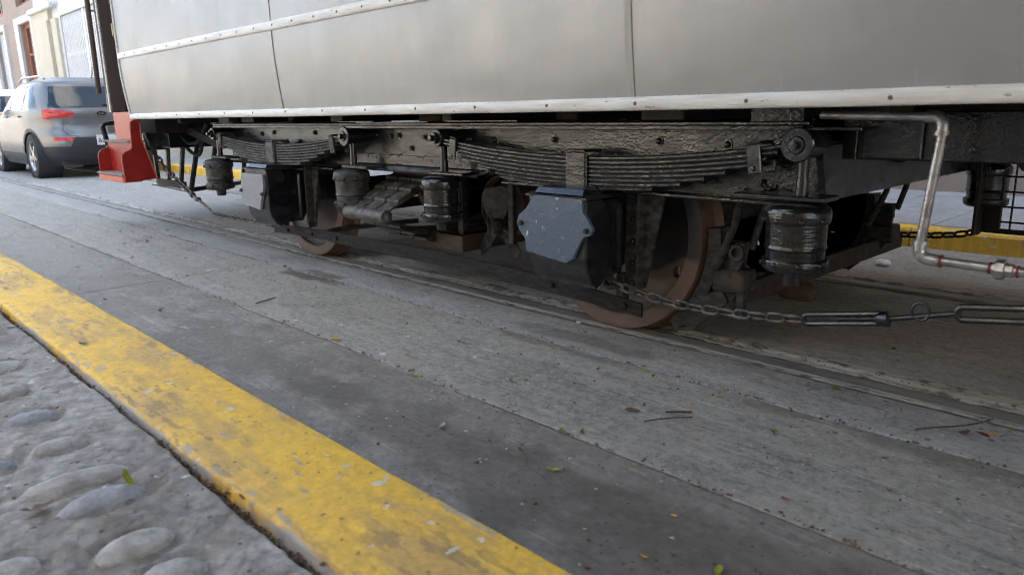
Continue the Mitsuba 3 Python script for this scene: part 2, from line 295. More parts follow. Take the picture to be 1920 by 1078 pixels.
mat('pipe_steel', proc(lambda p, n, uv: mix((0.52, 0.52, 0.53), (0.34, 0.32, 0.31), smoothstep(0.4, 0.7, fbm(p.x * 30, p.y * 30, p.z * 30, 3)))), 0.32, 0.75, bump=tar_bump, scale=0.0006)
mat('red_sealant', (0.20, 0.025, 0.018), 0.5)
mat('red_paint', proc(lambda p, n, uv: mix((0.37, 0.017, 0.011), (0.24, 0.016, 0.012), fbm(p.x * 9, p.y * 9, p.z * 9, 4))), 0.34)
mat('worn_red', proc(lambda p, n, uv: mix((0.62, 0.12, 0.07), (0.5, 0.2, 0.14), fbm(p.x * 14, p.y * 14, p.z * 30, 3))), 0.55)
mat('tread_grey', proc(lambda p, n, uv: mix((0.25, 0.225, 0.205), (0.15, 0.13, 0.12), fbm(p.x * 18, p.y * 18, p.z * 18, 3))), 0.7)
mat('dark_red', (0.11, 0.018, 0.018), 0.5)
mat('brown_grey', proc(lambda p, n, uv: mix((0.135, 0.118, 0.108), (0.10, 0.088, 0.08), fbm(p.x * 9, p.y * 9, p.z * 3, 3))), 0.5)
mat('chain_iron', proc(lambda p, n, uv: mix((0.05, 0.047, 0.045), (0.16, 0.125, 0.10), smoothstep(0.35, 0.7, fbm(p.x * 40, p.y * 40, p.z * 40, 3)))), 0.42, 0.3, bump=tar_bump, scale=0.001)
mat('brass_lug', (0.32, 0.22, 0.09), 0.45, 0.6)
# vehicles
mat('car_silver', proc(lambda p, n, uv: mi.Color3f(0.175, 0.182, 0.192) * (0.94 + 0.12 * noise(p.x * 3, p.y * 3, p.z * 3))), 0.30, 0.5, clearcoat=1.0, clearcoat_gloss=0.95)
mat('car_white', (0.74, 0.75, 0.76), 0.3, clearcoat=1.0, clearcoat_gloss=0.9)
mat('car_glass', (0.012, 0.016, 0.018), 0.04, specular=0.85)
mat('car_plastic', (0.035, 0.036, 0.04), 0.5)
mat('tail_red', (0.55, 0.012, 0.012), 0.12, clearcoat=1.0)
mat('tail_clear', (0.62, 0.56, 0.55), 0.15, clearcoat=1.0)
mat('tail_amber', (0.75, 0.22, 0.03), 0.15, clearcoat=1.0)
mat('rubber', proc(lambda p, n, uv: mix((0.022, 0.022, 0.023), (0.045, 0.043, 0.04), fbm(p.x * 20, p.y * 20, p.z * 20, 2))), 0.75)
mat('alloy', (0.62, 0.62, 0.63), 0.25, 0.9)
mat('chrome', (0.8, 0.8, 0.8), 0.1, 1.0)
mat('badge_black', (0.01, 0.01, 0.012), 0.2)
mat('plate_white', (0.74, 0.75, 0.76), 0.4)
mat('plate_ink', (0.02, 0.02, 0.03), 0.5)
# buildings
def plaster(c, seed):
    return proc(lambda p, n, uv: mi.Color3f(*c) * (0.88 + 0.2 * fbm(p.x * 1.4 + seed, p.y * 1.4, p.z * 1.4, 4) + 0.06 * noise(p.x * 30, p.y * 30, p.z * 30)))
mat('plaster_brown', plaster((0.31, 0.255, 0.22), 1.0), 0.85)
mat('plaster_cream', plaster((0.53, 0.49, 0.395), 2.0), 0.85)
mat('plaster_white', plaster((0.56, 0.555, 0.54), 3.0), 0.8)
mat('plaster_umber', plaster((0.34, 0.27, 0.215), 4.0), 0.85)
mat('plaster_ochre', plaster((0.66, 0.53, 0.36), 5.0), 0.85)
mat('plaster_pale', plaster((0.56, 0.56, 0.555), 7.0), 0.85)
mat('grille_white', (0.78, 0.77, 0.76), 0.45)
mat('door_wood', proc(lambda p, n, uv: mix((0.22, 0.075, 0.04), (0.33, 0.12, 0.06), fbm(p.x * 20, p.y * 20, p.z * 3, 3))), 0.5)
mat('window_glass', (0.045, 0.055, 0.055), 0.06, specular=0.8)
mat('panel_grey', (0.48, 0.52, 0.57), 0.5)
mat('recess', plaster((0.30, 0.28, 0.265), 6.0), 0.8)
mat('bark', proc(lambda p, n, uv: mix((0.09, 0.065, 0.045), (0.17, 0.13, 0.095), fbm(p.x * 14, p.y * 14, p.z * 4, 3))), 0.9)
scene['tree_leaf'] = {'type': 'principledthin', 'base_color': {'type': 'rgb', 'value': [0.055, 0.10, 0.025]}, 'roughness': 0.45, 'diff_trans': 0.6}
for k, c in dict(leaf_green=(0.10, 0.16, 0.02), leaf_lime=(0.26, 0.30, 0.03), leaf_yellow=(0.50, 0.36, 0.02), leaf_orange=(0.62, 0.27, 0.02), leaf_brown=(0.12, 0.065, 0.035), leaf_dark=(0.045, 0.032, 0.024), leaf_rust=(0.30, 0.09, 0.03), leaf_pale=(0.36, 0.33, 0.27)).items():
    mat(k, proc(lambda p, n, uv, c=c: mi.Color3f(*c) * (0.7 + 0.6 * fbm(p.x * 120, p.y * 120, p.z * 120, 2))), 0.5)
mat('twig_bark', (0.075, 0.055, 0.042), 0.85)
mat('paper_white', (0.75, 0.75, 0.74), 0.7)
mat('debris', proc(lambda p, n, uv: mix((0.06, 0.04, 0.028), (0.20, 0.12, 0.075), noise(p.x * 90, p.y * 90, 0))), 0.9)

# ------------------------------------------------------------------ ground, road, rails
def kerb_far(x): return np.where(np.asarray(x) > -12.0, 5.33 + 0.0393 * (np.asarray(x, float) + 1.1), 4.90)

scene['ground'] = mikit.ply(box(-120, 60, -60, 80, -0.6, -0.06), 'joint_dirt')
labels['ground'] = {'kind': 'structure'}
ROAD = struct('road')
part(ROAD, 'bedding', box(-70, 30, 0.9, 6.2, -0.05, -0.016), 'joint_dirt')

def slab(x0, x1, y0, y1, mt, z=0.0, seed=0):
    b = 0.006; nx = max(2, int((x1 - x0) / 0.12)) if x1 > -9 else 3; ny = max(2, int((y1 - y0) / 0.1)) if x1 > -9 else 3
    g = 0.0045
    xs = np.r_[x0 + g, np.linspace(x0 + g + b, x1 - g - b, nx), x1 - g]; ys = np.r_[y0 + g, np.linspace(y0 + g + b, y1 - g - b, ny), y1 - g]
    def fn(X, Y):
        edge = (np.minimum(np.minimum(X - xs[0], xs[-1] - X), np.minimum(Y - ys[0], ys[-1] - Y)) < 1e-6)
        Z = z + 0.006 * nz(X * 1.5, Y * 2.0, 0, seed) - np.where(edge, 0.006, 0.0) - 0.002
        jx = np.where((Y == ys[0]) | (Y == ys[-1]), 0.010 * nz(X * 6, Y, 0, 11), 0)
        return np.stack([X, Y + jx, Z], -1)
    top = grid(xs, ys, fn)
    side = box(x0 + g + 0.001, x1 - g - 0.001, y0 + g + 0.001, y1 - g - 0.001, -0.03, z - 0.011)
    part(ROAD, 'concrete_slab', cat(top, side), mt, smooth=50)

ends_a = [-46, -32, -24, -18, -13.5, -9.0, -4.55, 3.6, 14]
for a, b in zip(ends_a[:-1], ends_a[1:]): slab(a, b, 0.905, 1.53, 'concrete_outer', -0.001, 1)
for a, b in zip(ends_a[:-1], ends_a[1:]): slab(a, b, 1.53, 2.155, 'concrete_middle', 0.0, 2)
ends_c = [-46, -30, -20, -14, -9.4, -4.62, 2.2, 14]
for a, b in zip(ends_c[:-1], ends_c[1:]): slab(a, b, 2.155, 2.455, 'concrete_rail', 0.001, 3)
for a, b in zip(ends_c[:-1], ends_c[1:]): slab(a, b, 2.70, 3.95, 'concrete_track', 0.0, 4)
for a, b in zip(ends_a[:-1], ends_a[1:]): slab(a, b, 4.19, 6.0, 'concrete_middle', 0.0, 5)

def rail_edge(x0, x1, y0, y1, dx, dy, flip=False):
    def fn(X, Y):
        Q = 2 * 3.3 - Y if flip else Y          # mirrored so that the groove is on the track side of both rails
        e = 0.030 * nz(X * 5, 0, 0, 21, 4) + 0.018 * nz(X * 30, 0, 0, 22, 2)
        a = 2.478 + 0.6 * e; b = 2.618 + 0.8 * (0.030 * nz(X * 4, 0, 0, 23, 4) + 0.02 * nz(X * 26, 0, 0, 24, 2)); c = b + 0.028 + 0.9 * (0.05 * nz(X * 3, 5, 0, 25, 4) + 0.02 * nz(X * 22, 0, 0, 26, 2))
        s = lambda t: np.clip(t, 0, 1) * np.clip(t, 0, 1) * (3 - 2 * np.clip(t, 0, 1))
        rough = nz(X * 40, Q * 60, 0, 27, 3)
        h = -0.022 * s((Q - a) / 0.008)                                   # down beside the rail
        h = h - 0.014 * s((Q - 2.585) / 0.008) + (0.022 + 0.004) * s((Q - b) / 0.010) + 0.010 * s((Q - c) / 0.014)
        inside = s((Q - a + .01) / 0.02) * s((c + 0.01 - Q) / 0.02)
        return np.stack([X, Y, h + 0.011 * rough * inside + 0.002 * nz(X * 20, Q * 20, 0, 28)], -1)
    return grid(np.arange(x0, x1 + dx / 2, dx), np.arange(y0, y1 + dy / 2, dy), fn)
part(ROAD, 'groove_edge', rail_edge(-7.0, 0.8, 2.452, 2.704, 0.010, 0.0042), 'crumbled_edge', smooth=True)
part(ROAD, 'groove_edge', rail_edge(-46, -7.0, 2.452, 2.704, 0.05, 0.0084), 'crumbled_edge', smooth=True)
part(ROAD, 'groove_edge', rail_edge(0.8, 14, 2.452, 2.704, 0.05, 0.0084), 'crumbled_edge', smooth=True)
part(ROAD, 'groove_edge', rail_edge(-46, 14, 3.946, 4.194, 0.03, 0.0062, True), 'crumbled_edge', smooth=True)

prof = [(2.497, -0.035), (2.497, -0.006), (2.500, -0.002), (2.505, -0.0005), (2.572, -0.0005), (2.580, -0.003), (2.584, -0.010), (2.584, -0.035)]
single('tram_rail', prism(prof, 'x', -46, 14), 'rail_steel', 'worn steel grooved rail set in concrete under the near wheels of the tram', 'rail')
single('tram_rail', mirror_y(prism(prof, 'x', -46, 14), 3.3), 'rail_steel', 'worn steel rail on the far side of the track, nearer the far yellow kerb', 'rail')

# near kerb, gutter and cobbled pavement
KERB = struct('near_kerb')
ends = [-46, -40, -34, -28, -22, -17, -13, -10.5, -8.5, -6.55, -4.55, 1.9, 4, 6, 8]
for k, (a, b) in enumerate(zip(ends[:-1], ends[1:])):
    g = 0.003
    xs = np.linspace(a + g, b - g, max(4, int((b - a) / (0.05 if a > -8 else 0.5))))
    ring = np.array([(0.905, -0.03), (0.902, 0.05), (0.900, 0.103), (0.895, 0.113), (0.885, 0.118), (0.80, 0.121), (0.70, 0.121), (0.615, 0.119), (0.603, 0.115), (0.596, 0.106), (0.592, 0.05), (0.592, -0.03)])
    V = []
    for x in xs:
        e = min(1.0, min(x - xs[0], xs[-1] - x) / 0.02) if b - a > 0.1 else 1
        w = ring.copy()
        w[:, 0] += 0.012 * nz(x * 2.5, w[:, 0], 0, 31) * np.where(w[:, 0] > 0.75, 0.6, 1.3) + 0.005 * nz(x * 14, w[:, 0] * 6, 0, 33)
        w[:, 1] += (0.010 * nz(x * 1.6, w[:, 0] * 4, 0, 32) + 0.003 * nz(x * 12, w[:, 0] * 18, 0, 34)) * (w[:, 1] > 0.09) - 0.006 * (1 - e) * (w[:, 1] > 0.09)
        V.append(np.c_[np.full(len(w), x), w])
    V = np.array(V); n, m = V.shape[:2]; i, j = np.meshgrid(np.arange(n - 1), np.arange(m - 1), indexing='ij'); q = (i * m + j).ravel()
    F = np.vstack([np.stack([q, q + 1, q + m + 1], 1), np.stack([q, q + m + 1, q + m], 1)])
    cap = [(0, t + 1, t) for t in range(1, m - 1)] + [((n - 1) * m, (n - 1) * m + t, (n - 1) * m + t + 1) for t in range(1, m - 1)]
    part(KERB, 'kerb_stone', trimesh.Trimesh(V.reshape(-1, 3), np.vstack([F, cap]), process=False), 'yellow_paint', smooth=40)

stones = [(-1.866, 0.357, 0.125, 0.043, 0.034), (-1.727, 0.378, 0.095, 0.042, 0.032), (-1.488, 0.370, 0.078, 0.048, 0.028), (-2.125, 0.385, 0.070, 0.040, 0.026), (-2.395, 0.380, 0.068, 0.050, 0.026),
          (-2.693, 0.375, 0.060, 0.055, 0.024), (-3.0, 0.42, 0.06, 0.06, 0.022), (-2.10, 0.225, 0.065, 0.046, 0.026), (-1.565, 0.165, 0.06, 0.05, 0.026), (-1.335, 0.385, 0.065, 0.05, 0.026),
          (-1.30, 0.21, 0.07, 0.045, 0.026), (-1.13, 0.37, 0.07, 0.05, 0.026), (-0.95, 0.30, 0.07, 0.05, 0.026), (-3.35, 0.36, 0.07, 0.06, 0.024), (-3.7, 0.40, 0.06, 0.06, 0.024),
          (-2.45, 0.20, 0.07, 0.05, 0.026), (-2.75, 0.22, 0.07, 0.05, 0.026), (-1.85, 0.12, 0.06, 0.05, 0.026), (-4.1, 0.35, 0.07, 0.06, 0.024), (-4.5, 0.38, 0.07, 0.06, 0.024)]
PAVE = struct('pavement')
def pave(X, Y):
    h = 0.104 + 0.012 * nz(X * 2.2, Y * 2.2, 0, 41) + 0.010 * nz(X * 9, Y * 9, 0, 42) * np.clip((0.56 - Y) / 0.08, 0.15, 1) + 0.004 * nz(X * 40, Y * 40, 0, 43, 2)
    for (sx, sy, ry, rx, hz) in stones:
        d = np.hypot((X - sx) / (rx * 1.2), (Y - sy) / (ry * 1.15))
        h = h + 0.003 * np.exp(-(d / 1.25) ** 4) - 0.012 * np.exp(-((d - 1.0) / 0.22) ** 2) * (0.4 + 1.2 * (nz(X * 7, Y * 7, 0, 46) + 0.5))
    lip = np.clip((Y - (0.573 + 0.018 * nz(X * 3, 0, 0, 44) + 0.010 * nz(X * 18, 0, 0, 45))) / 0.008, 0, 1)
    return np.stack([X, Y, h * (1 - lip) + 0.062 * lip], -1)
part(PAVE, 'mortar_bed', grid(np.arange(-6.0, 1.2, 0.012), np.r_[np.arange(-1.0, -0.1, 0.05), np.arange(-0.1, 0.606, 0.006)], pave), 'mortar', smooth=True)
part(PAVE, 'slab', box(-46, -6.0, -7.0, 0.58, -0.05, 0.098), 'mortar')
part(PAVE, 'slab', box(1.188, 14, -7.0, 0.58, -0.05, 0.098), 'mortar')
part(PAVE, 'slab', box(-6.0, 1.188, -7.0, -0.98, -0.05, 0.098), 'mortar')
for k, (sx, sy, ry, rx, hz) in enumerate(stones):
    s = trimesh.creation.icosphere(4); v = s.vertices
    sg = np.sign(v); v = sg * np.abs(v) ** 0.9
    v = v * (1 + 0.22 * nz(v[:, 0] * 1.6 + k * 3, v[:, 1] * 1.6, v[:, 2] * 1.6, 50, 3) + 0.05 * nz(v[:, 0] * 6 + k, v[:, 1] * 6, v[:, 2] * 6, 51, 3))[:, None]
    v = v * [rx, ry, hz + 0.012]
    a = 0.20 * (rng.random() - 0.5) - 0.08; ca, sa = math.cos(a), math.sin(a)
    s.vertices = np.c_[v[:, 0] * ca - v[:, 1] * sa + sx, v[:, 0] * sa + v[:, 1] * ca + sy, v[:, 2] + 0.085]
    part(PAVE, 'cobble', s, 'stone_' + 'abc'[k % 3], smooth=True)

def chips(spots, smin, smax, flat=0.5):
    base = trimesh.creation.icosphere(0); n = len(spots); V, F = [], []
    for k, (x, y, z) in enumerate(spots):
        s = rng.uniform(smin, smax); sc = np.array([s * rng.uniform(0.6, 1.7), s * rng.uniform(0.6, 1.3), s * rng.uniform(0.3, 0.8) * flat * 2])
        v = base.vertices * (1 + 0.35 * (rng.random((12, 1)) - 0.5)) * sc; a = rng.uniform(0, 6.28)
        V.append(np.c_[v[:, 0] * math.cos(a) - v[:, 1] * math.sin(a) + x, v[:, 0] * math.sin(a) + v[:, 1] * math.cos(a) + y, v[:, 2] + z]); F.append(base.faces + 12 * k)
    return trimesh.Trimesh(np.vstack(V), np.vstack(F), process=False)
sp = [(x, 0.584 + rng.normal(0, 0.006), 0.070 + abs(rng.normal(0, 0.012))) for x in -0.6 - 5.2 * rng.random(2600) ** 1.3]
scene['gutter_debris'] = mikit.ply(chips(sp, 0.0018, 0.0062), 'debris'); labels['gutter_debris'] = {'label': 'brown leaf crumbs and soil packed in the gutter gap beside the yellow kerb', 'category': 'debris', 'kind': 'stuff'}
sp = []
for _ in range(1300):
    x = -0.4 - 8 * rng.random() ** 1.2; j = rng.integers(0, 4)
    sp.append((x, [0.915, 1.53, 2.155, 2.63][j] + (abs(rng.normal(0, 0.02)) if j == 0 else rng.normal(0, 0.007 if j < 3 else 0.022)), 0.001))
for _ in range(230): sp.append((-0.3 - 8 * rng.random() ** 1.3, rng.uniform(0.95, 2.4), 0.001))
scene['road_debris'] = mikit.ply(chips(sp, 0.0015, 0.0055), 'debris'); labels['road_debris'] = {'label': 'tiny dark crumbs scattered along the joints of the concrete road', 'category': 'debris', 'kind': 'stuff'}

# far kerb and pavement
FK = struct('far_kerb')
fx = [-46, -38, -30, -24, -19, -15.4, -14.0, -13.0, -12.0, -11.0, -10.0, -9, -8, -7, -6, -5.2, -4.4, -3.6, -2.9, -2.15, -1.72, -1.0, -0.2, 0.8, 2, 5, 14]
for a, b in zip(fx[:-1], fx[1:]):
    ya, yb = float(kerb_far(a)), float(kerb_far(b)); P = []
    for x, y in ((a + 0.004, ya), (b - 0.004, yb)):
        P += [(x, y, -0.03), (x, y + 0.006, 0.105), (x, y + 0.020, 0.120), (x, y + 0.19, 0.121), (x, y + 0.19, -0.03)]
    part(FK, 'kerb_stone', trimesh.convex.convex_hull(np.array(P)), 'yellow_paint', smooth=30)
FP = struct('far_pavement')
part(FP, 'bed', prism([(-46, 5.095), (-12, 5.095), (14, 6.12), (14, 9), (-46, 9)], 'z', -0.05, 0.108), 'joint_dirt')
for i in range(13):
    for j in range(5):
        x0, y0 = -6.0 + 0.62 * i, 5.56 + 0.44 * j
        if j == 0: y0 = float(kerb_far(x0 + 0.6)) + 0.2
        part(FP, 'paving_slab', rbox(x0 + 0.004, x0 + 0.616, y0, 5.56 + 0.44 * (j + 1) - 0.006, 0.07, 0.1215 + 0.002 * rng.random(), 0.004), 'paver')
part(FP, 'paved_strip', prism([(-46, 5.10), (-12, 5.10), (-6.02, 5.345), (-6.02, 7.8), (-46, 7.8)], 'z', 0.0, 0.120), 'paver')

# ------------------------------------------------------------------ tram
TRAM = thing('tram', 'old silver and white tram with tarry black leaf-sprung running gear and a red folding step', 'tram')
def section(z):            # the body side curves in towards its lower edge
    return 2.10 + 0.038 * np.clip((1.36 - z) / 0.42, 0, 1) ** 1.6
def body_panel(x0, x1, z0, z1):
    xs = np.linspace(x0, x1, max(3, int((x1 - x0) / 0.07))); zs = np.linspace(z0, z1, 14)
    def fn(X, Z, off=0.0):
        edge = np.clip(np.minimum(X - x0, x1 - X) / 0.1, 0, 1) * np.clip(np.minimum(Z - z0, z1 - Z) / 0.08, 0, 1)
        return np.stack([X, section(Z) + off + (0.011 * nz(X * 1.7, Z * 2.3, 0, 61) + 0.0035 * nz(X * 6, Z * 6, 0, 62)) * edge, Z], -1)
    return cat(grid(xs, zs, fn), grid(xs, zs, lambda X, Z: fn(X, Z, 0.004)))
xs_low = [-6.78, -4.13, -1.62, 1.0, 3.6, 6.2, 8.8]
for a, b in zip(xs_low[:-1], xs_low[1:]):
    part(TRAM, 'side_panel', body_panel(a + 0.001, b - 0.001, 0.935, 1.425), 'silver_panel', smooth=True)
    part(TRAM, 'side_panel', body_panel(a + 0.001, b - 0.001, 1.427, 2.0), 'silver_panel', smooth=True)
def curved_strip(x0, x1, z0, z1, th):
    zs = np.linspace(z0, z1, 12); pts = [(section(z) - th, z) for z in zs] + [(section(z) + 0.001, z) for z in zs[::-1]]
    return prism(pts, 'x', x0, x1)
part(TRAM, 'seam_strip', curved_strip(-4.139, -4.124, 0.965, 1.40, 0.005), 'silver_panel')
part(TRAM, 'seam_strip', curved_strip(-4.136, -4.127, 1.45, 2.0, 0.004), 'silver_panel')
part(TRAM, 'seam_strip', curved_strip(-1.635, -1.608, 0.965, 1.40, 0.0045), 'seam_metal')
part(TRAM, 'seam_strip', curved_strip(0.985, 1.015, 0.965, 1.40, 0.006), 'silver_panel')
part(TRAM, 'corner_bead', tube([(-6.787, float(section(z)) - 0.004, z) for z in np.linspace(0.93, 2.0, 14)], 0.009, 8), 'white_trim')
def trim(z0, z1, y, d, x0=-6.79, x1=8.8):
    a = np.linspace(-np.pi / 2, np.pi / 2, 12); zc, hz = (z0 + z1) / 2, (z1 - z0) / 2
    ring = np.array([(y - d * max(0, math.cos(t)) ** 0.6, zc + hz * math.sin(t)) for t in a] + [(y + 0.01, z1), (y + 0.01, z0)])
    X = np.r_[np.linspace(x0, 0.6, 90), np.linspace(0.8, x1, 6)]
    V = np.array([np.c_[np.full(len(ring), x), ring + [0.002 * nz(x * 2.2, 3, 0, 64), 0.0035 * nz(x * 1.8, 0, 0, 63)]] for x in X]); m = len(ring)
    i, j = np.meshgrid(np.arange(len(X) - 1), np.arange(m), indexing='ij'); q, r = (i * m + j).ravel(), (i * m + (j + 1) % m).ravel()
    F = np.vstack([np.stack([q, r, r + m], 1), np.stack([q, r + m, q + m], 1), [(0, t, t + 1) for t in range(1, m - 1)]])
    return trimesh.Trimesh(V.reshape(-1, 3), F, process=False)
LOW = part(TRAM, 'lower_moulding', trim(0.924, 0.970, 2.136, 0.014), 'white_trim', smooth=50, label='white half-round moulding along the lower edge of the tram side')
MID = part(TRAM, 'upper_moulding', trim(1.398, 1.450, 2.101, 0.013), 'white_trim', smooth=50, label='white screwed moulding across the middle of the tram side')
screw = mikit.ply(lathe([(0, -0.0035), (0.0035, -0.0030), (0.006, -0.001), (0.0062, 0.002)], 12, 'y'), 'screw_steel', 30)
for k in range(19): part(LOW, 'screw', screw, None, tw=move(-6.58 + 0.415 * k, 2.1215, 0.951 - 0.0035 * max(0, (k - 7) / 4)))
for k in range(24): part(MID, 'screw', screw, None, tw=move(-6.60 + 0.228 * k, 2.0875, 1.424))
part(TRAM, 'floor', box(-6.75, 8.8, 2.15, 4.47, 0.935, 0.99), 'dark_wood')
part(TRAM, 'far_side', box(-6.78, 8.8, 4.47, 4.51, 0.93, 2.0), 'silver_panel')
part(TRAM, 'window_band', cat(*[rbox(x, x + 0.12, 2.10, 2.14, 1.98, 2.86) for x in np.arange(-6.78, 8.8, 1.02)], *[rbox(x, x + 0.12, 4.47, 4.51, 1.98, 2.86) for x in np.arange(-6.78, 8.8, 1.02)]), 'silver_panel')
part(TRAM, 'roof', cat(rbox(-8.2, 8.8, 2.06, 4.55, 2.86, 3.0, 0.03), rbox(-7.9, 8.5, 2.5, 4.1, 3.0, 3.3, 0.05)), 'silver_panel')
part(TRAM, 'end_wall', box(-6.79, -6.75, 2.16, 4.46, 0.95, 2.86), 'dark_red')
# entrance, step well and end pillar
part(TRAM, 'platform', box(-8.1, -6.79, 2.32, 4.3, 0.80, 0.93), 'dark_wood')
part(TRAM, 'door_pillar', rbox(-7.74, -7.60, 2.235, 2.355, 0.985, 2.86, 0.006), 'brown_grey')
part(TRAM, 'door_jamb', cat(rbox(-7.76, -7.64, 2.357, 2.42, 0.985, 2.86, 0.004), rbox(-6.86, -6.80, 2.17, 2.23, 0.93, 2.86, 0.004)), 'dark_red')
part(TRAM, 'pillar_strip', rbox(-7.625, -7.601, 2.219, 2.2335, 0.985, 2.86, 0.003), 'white_trim')
part(TRAM, 'hinge', rbox(-6.83, -6.80, 2.085, 2.12, 1.58, 1.68, 0.004), 'brass_lug')
part(TRAM, 'dash', box(-8.1, -8.06, 2.4, 4.2, 0.93, 1.9), 'silver_panel')
part(TRAM, 'grab_rail', tube([(-7.80, 2.2, 1.16), (-7.785, 2.2, 1.5), (-7.77, 2.2, 1.90), (-7.765, 2.2, 2.2)], 0.022, 12), 'rust', label='rusty brown round grab rail hanging beside the doorway')
part(TRAM, 'rail_bracket', tube([(-7.77, 2.2, 1.885), (-7.70, 2.30, 1.87)], 0.008, 8), 'screw_steel')
STEP = part(TRAM, 'step', cat(box(-7.36, -6.73, 2.165, 2.18, 0.74, 0.985)), 'red_paint', label='red step well with two grey treads at the tram entrance')
plate = Polygon([(2.099, 0.900), (2.118, 0.917), (2.144, 0.920), (2.163, 0.910), (2.171, 0.886), (2.166, 0.78), (2.257, 0.430), (2.20, 0.425), (2.05, 0.418), (2.002, 0.412), (1.998, 0.60), (2.005, 0.643), (2.03, 0.668), (2.075, 0.682), (2.087, 0.70), (2.093, 0.85)])
part(STEP, 'side_plate', prism(plate, 'x', -6.728, -6.716), 'red_paint')
part(STEP, 'side_plate', prism(plate.intersection(shapely.box(1.9, 0.3, 2.3, 0.70)), 'x', -7.376, -7.364), 'red_paint')
rim = tube([(-6.715, y, z) for y, z in [(2.257, 0.432), (2.166, 0.78), (2.171, 0.886), (2.160, 0.912), (2.144, 0.922), (2.118, 0.918), (2.097, 0.90), (2.091, 0.85), (2.085, 0.70), (2.073, 0.680), (2.03, 0.666), (2.003, 0.643), (1.996, 0.60), (2.0, 0.412)]], 0.0055, 8)
part(STEP, 'plate_rim', rim, 'worn_red')
part(STEP, 'riser', prism([(2.09, 0.735), (2.17, 0.735), (2.14, 0.475), (2.10, 0.475)], 'x', -7.36, -6.73), 'red_paint')
part(STEP, 'tread', rbox(-7.37, -6.73, 2.06, 2.20, 0.7355, 0.751, 0.003), 'tread_grey')
part(STEP, 'tread', rbox(-7.42, -6.74, 1.985, 2.16, 0.462, 0.480, 0.004), 'tread_grey')
part(STEP, 'tread_edge', rbox(-7.40, -6.745, 1.992, 2.15, 0.41, 0.461, 0.004), 'worn_red')
part(TRAM, 'step_rail', tube(arc_pts([(-7.72, 2.205, 0.60), (-7.72, 2.165, 0.885), (-7.72, 2.32, 0.90)], 0.03), 0.022, 10), 'black_paint')
# black boxes and lifeguard under the platform
part(TRAM, 'coupler_box', cat(rbox(-7.9, -7.15, 2.55, 2.95, 0.66, 0.93, 0.01), rbox(-8.0, -7.4, 2.42, 2.62, 0.64, 0.9, 0.01), rbox(-7.3, -6.85, 2.75, 3.2, 0.74, 0.93, 0.01)), 'black_paint')
part(TRAM, 'platform_beam', cat(tube([(-7.2, 2.6, 0.91), (-6.2, 2.62, 0.70), (-5.7, 2.62, 0.75)], 0.04, 4, square=True), rbox(-6.8, -5.5, 2.9, 3.0, 0.72, 0.9)), 'underframe')
LG = part(TRAM, 'lifeguard', tube(arc_pts([(-8.46, 2.80, 0.25), (-7.32, 2.73, 0.252), (-7.42, 3.05, 0.262), (-7.9, 4.0, 0.262)], 0.06), 0.022, 8), 'black_paint', label='black bar cage of the lifeguard below the end platform')
for a, b in [((-8.33, 2.8, 0.72), (-8.27, 2.79, 0.25)), ((-7.914, 2.8, 0.72), (-7.912, 2.765, 0.25)), ((-7.466, 2.8, 0.80), (-7.55, 2.745, 0.25)), ((-7.03, 2.78, 0.80), (-7.33, 2.76, 0.255)), ((-7.05, 2.95, 0.80), (-7.40, 2.98, 0.258)), ((-7.4, 3.4, 0.8), (-7.6, 3.4, 0.262)), ((-7.5, 3.8, 0.8), (-7.8, 3.8, 0.262))]:
    part(LG, 'bar', tube([a, b], 0.024, 8), 'black_paint')
part(LG, 'board', box(-7.6, -7.0, 2.55, 2.60, 0.30, 0.36), 'dark_wood')
for pts in ([(-7.3, 2.7, 0.74), (-7.15, 2.72, 0.62), (-6.95, 2.72, 0.58), (-6.8, 2.7, 0.66), (-6.75, 2.7, 0.85)], [(-6.7, 2.65, 0.86), (-6.5, 2.65, 0.72), (-6.2, 2.65, 0.70), (-5.9, 2.6, 0.80)], [(-7.0, 2.6, 0.78), (-6.85, 2.6, 0.70), (-6.6, 2.6, 0.72), (-6.4, 2.6, 0.88)]):
    P = np.array(pts); t = np.linspace(0, len(P) - 1, 20); P = np.stack([np.interp(t, np.arange(len(P)), P[:, k]) for k in range(3)], 1)
    for _ in range(3): P[1:-1] = (P[:-2] + P[1:-1] * 2 + P[2:]) / 4
    part(TRAM, 'hose', tube(P, 0.016, 8), 'rubber')

# underframe seen between moulding and bogie
for k, x in enumerate([-6.4, -5.85, -5.2, -4.75, -4.0, -3.3, -2.95, -2.3, -1.75, -0.9, -0.2, 0.6]):
    part(TRAM, 'cross_beam', rbox(x, x + 0.07 + 0.06 * (k % 3), 2.36 + 0.12 * (k % 2), 4.4, 0.885, 0.933), 'dark_wood' if k % 2 else 'underframe')
part(TRAM, 'sill_beam', cat(rbox(-1.02, 8.5, 2.48, 2.60, 0.757, 0.905, 0.005), rbox(-0.965, -0.79, 2.462, 2.4795, 0.762, 0.90, 0.004), rbox(-1.03, -0.985, 2.47, 2.62, 0.757, 0.905, 0.003)), 'tar_paint')
part(TRAM, 'sill_beam', rbox(-1.02, 8.5, 4.02, 4.14, 0.757, 0.905, 0.005), 'tar_paint')
part(TRAM, 'side_block', rbox(-1.305, -1.12, 2.37, 2.46, 0.866, 0.925, 0.004), 'tar_paint')
part(TRAM, 'side_block', rbox(-5.61, -5.43, 2.37, 2.44, 0.888, 0.925, 0.004), 'tread_grey')
part(TRAM, 'spacer_plate', cat(rbox(-1.42, -0.93, 2.36, 2.44, 0.851, 0.862, 0.002), rbox(-5.75, -5.35, 2.36, 2.44, 0.881, 0.887, 0.002), rbox(-2.90, -2.40, 2.34, 2.46, 0.883, 0.892, 0.002), rbox(-3.90, -3.52, 2.34, 2.46, 0.884, 0.893, 0.002)), 'tar_paint')
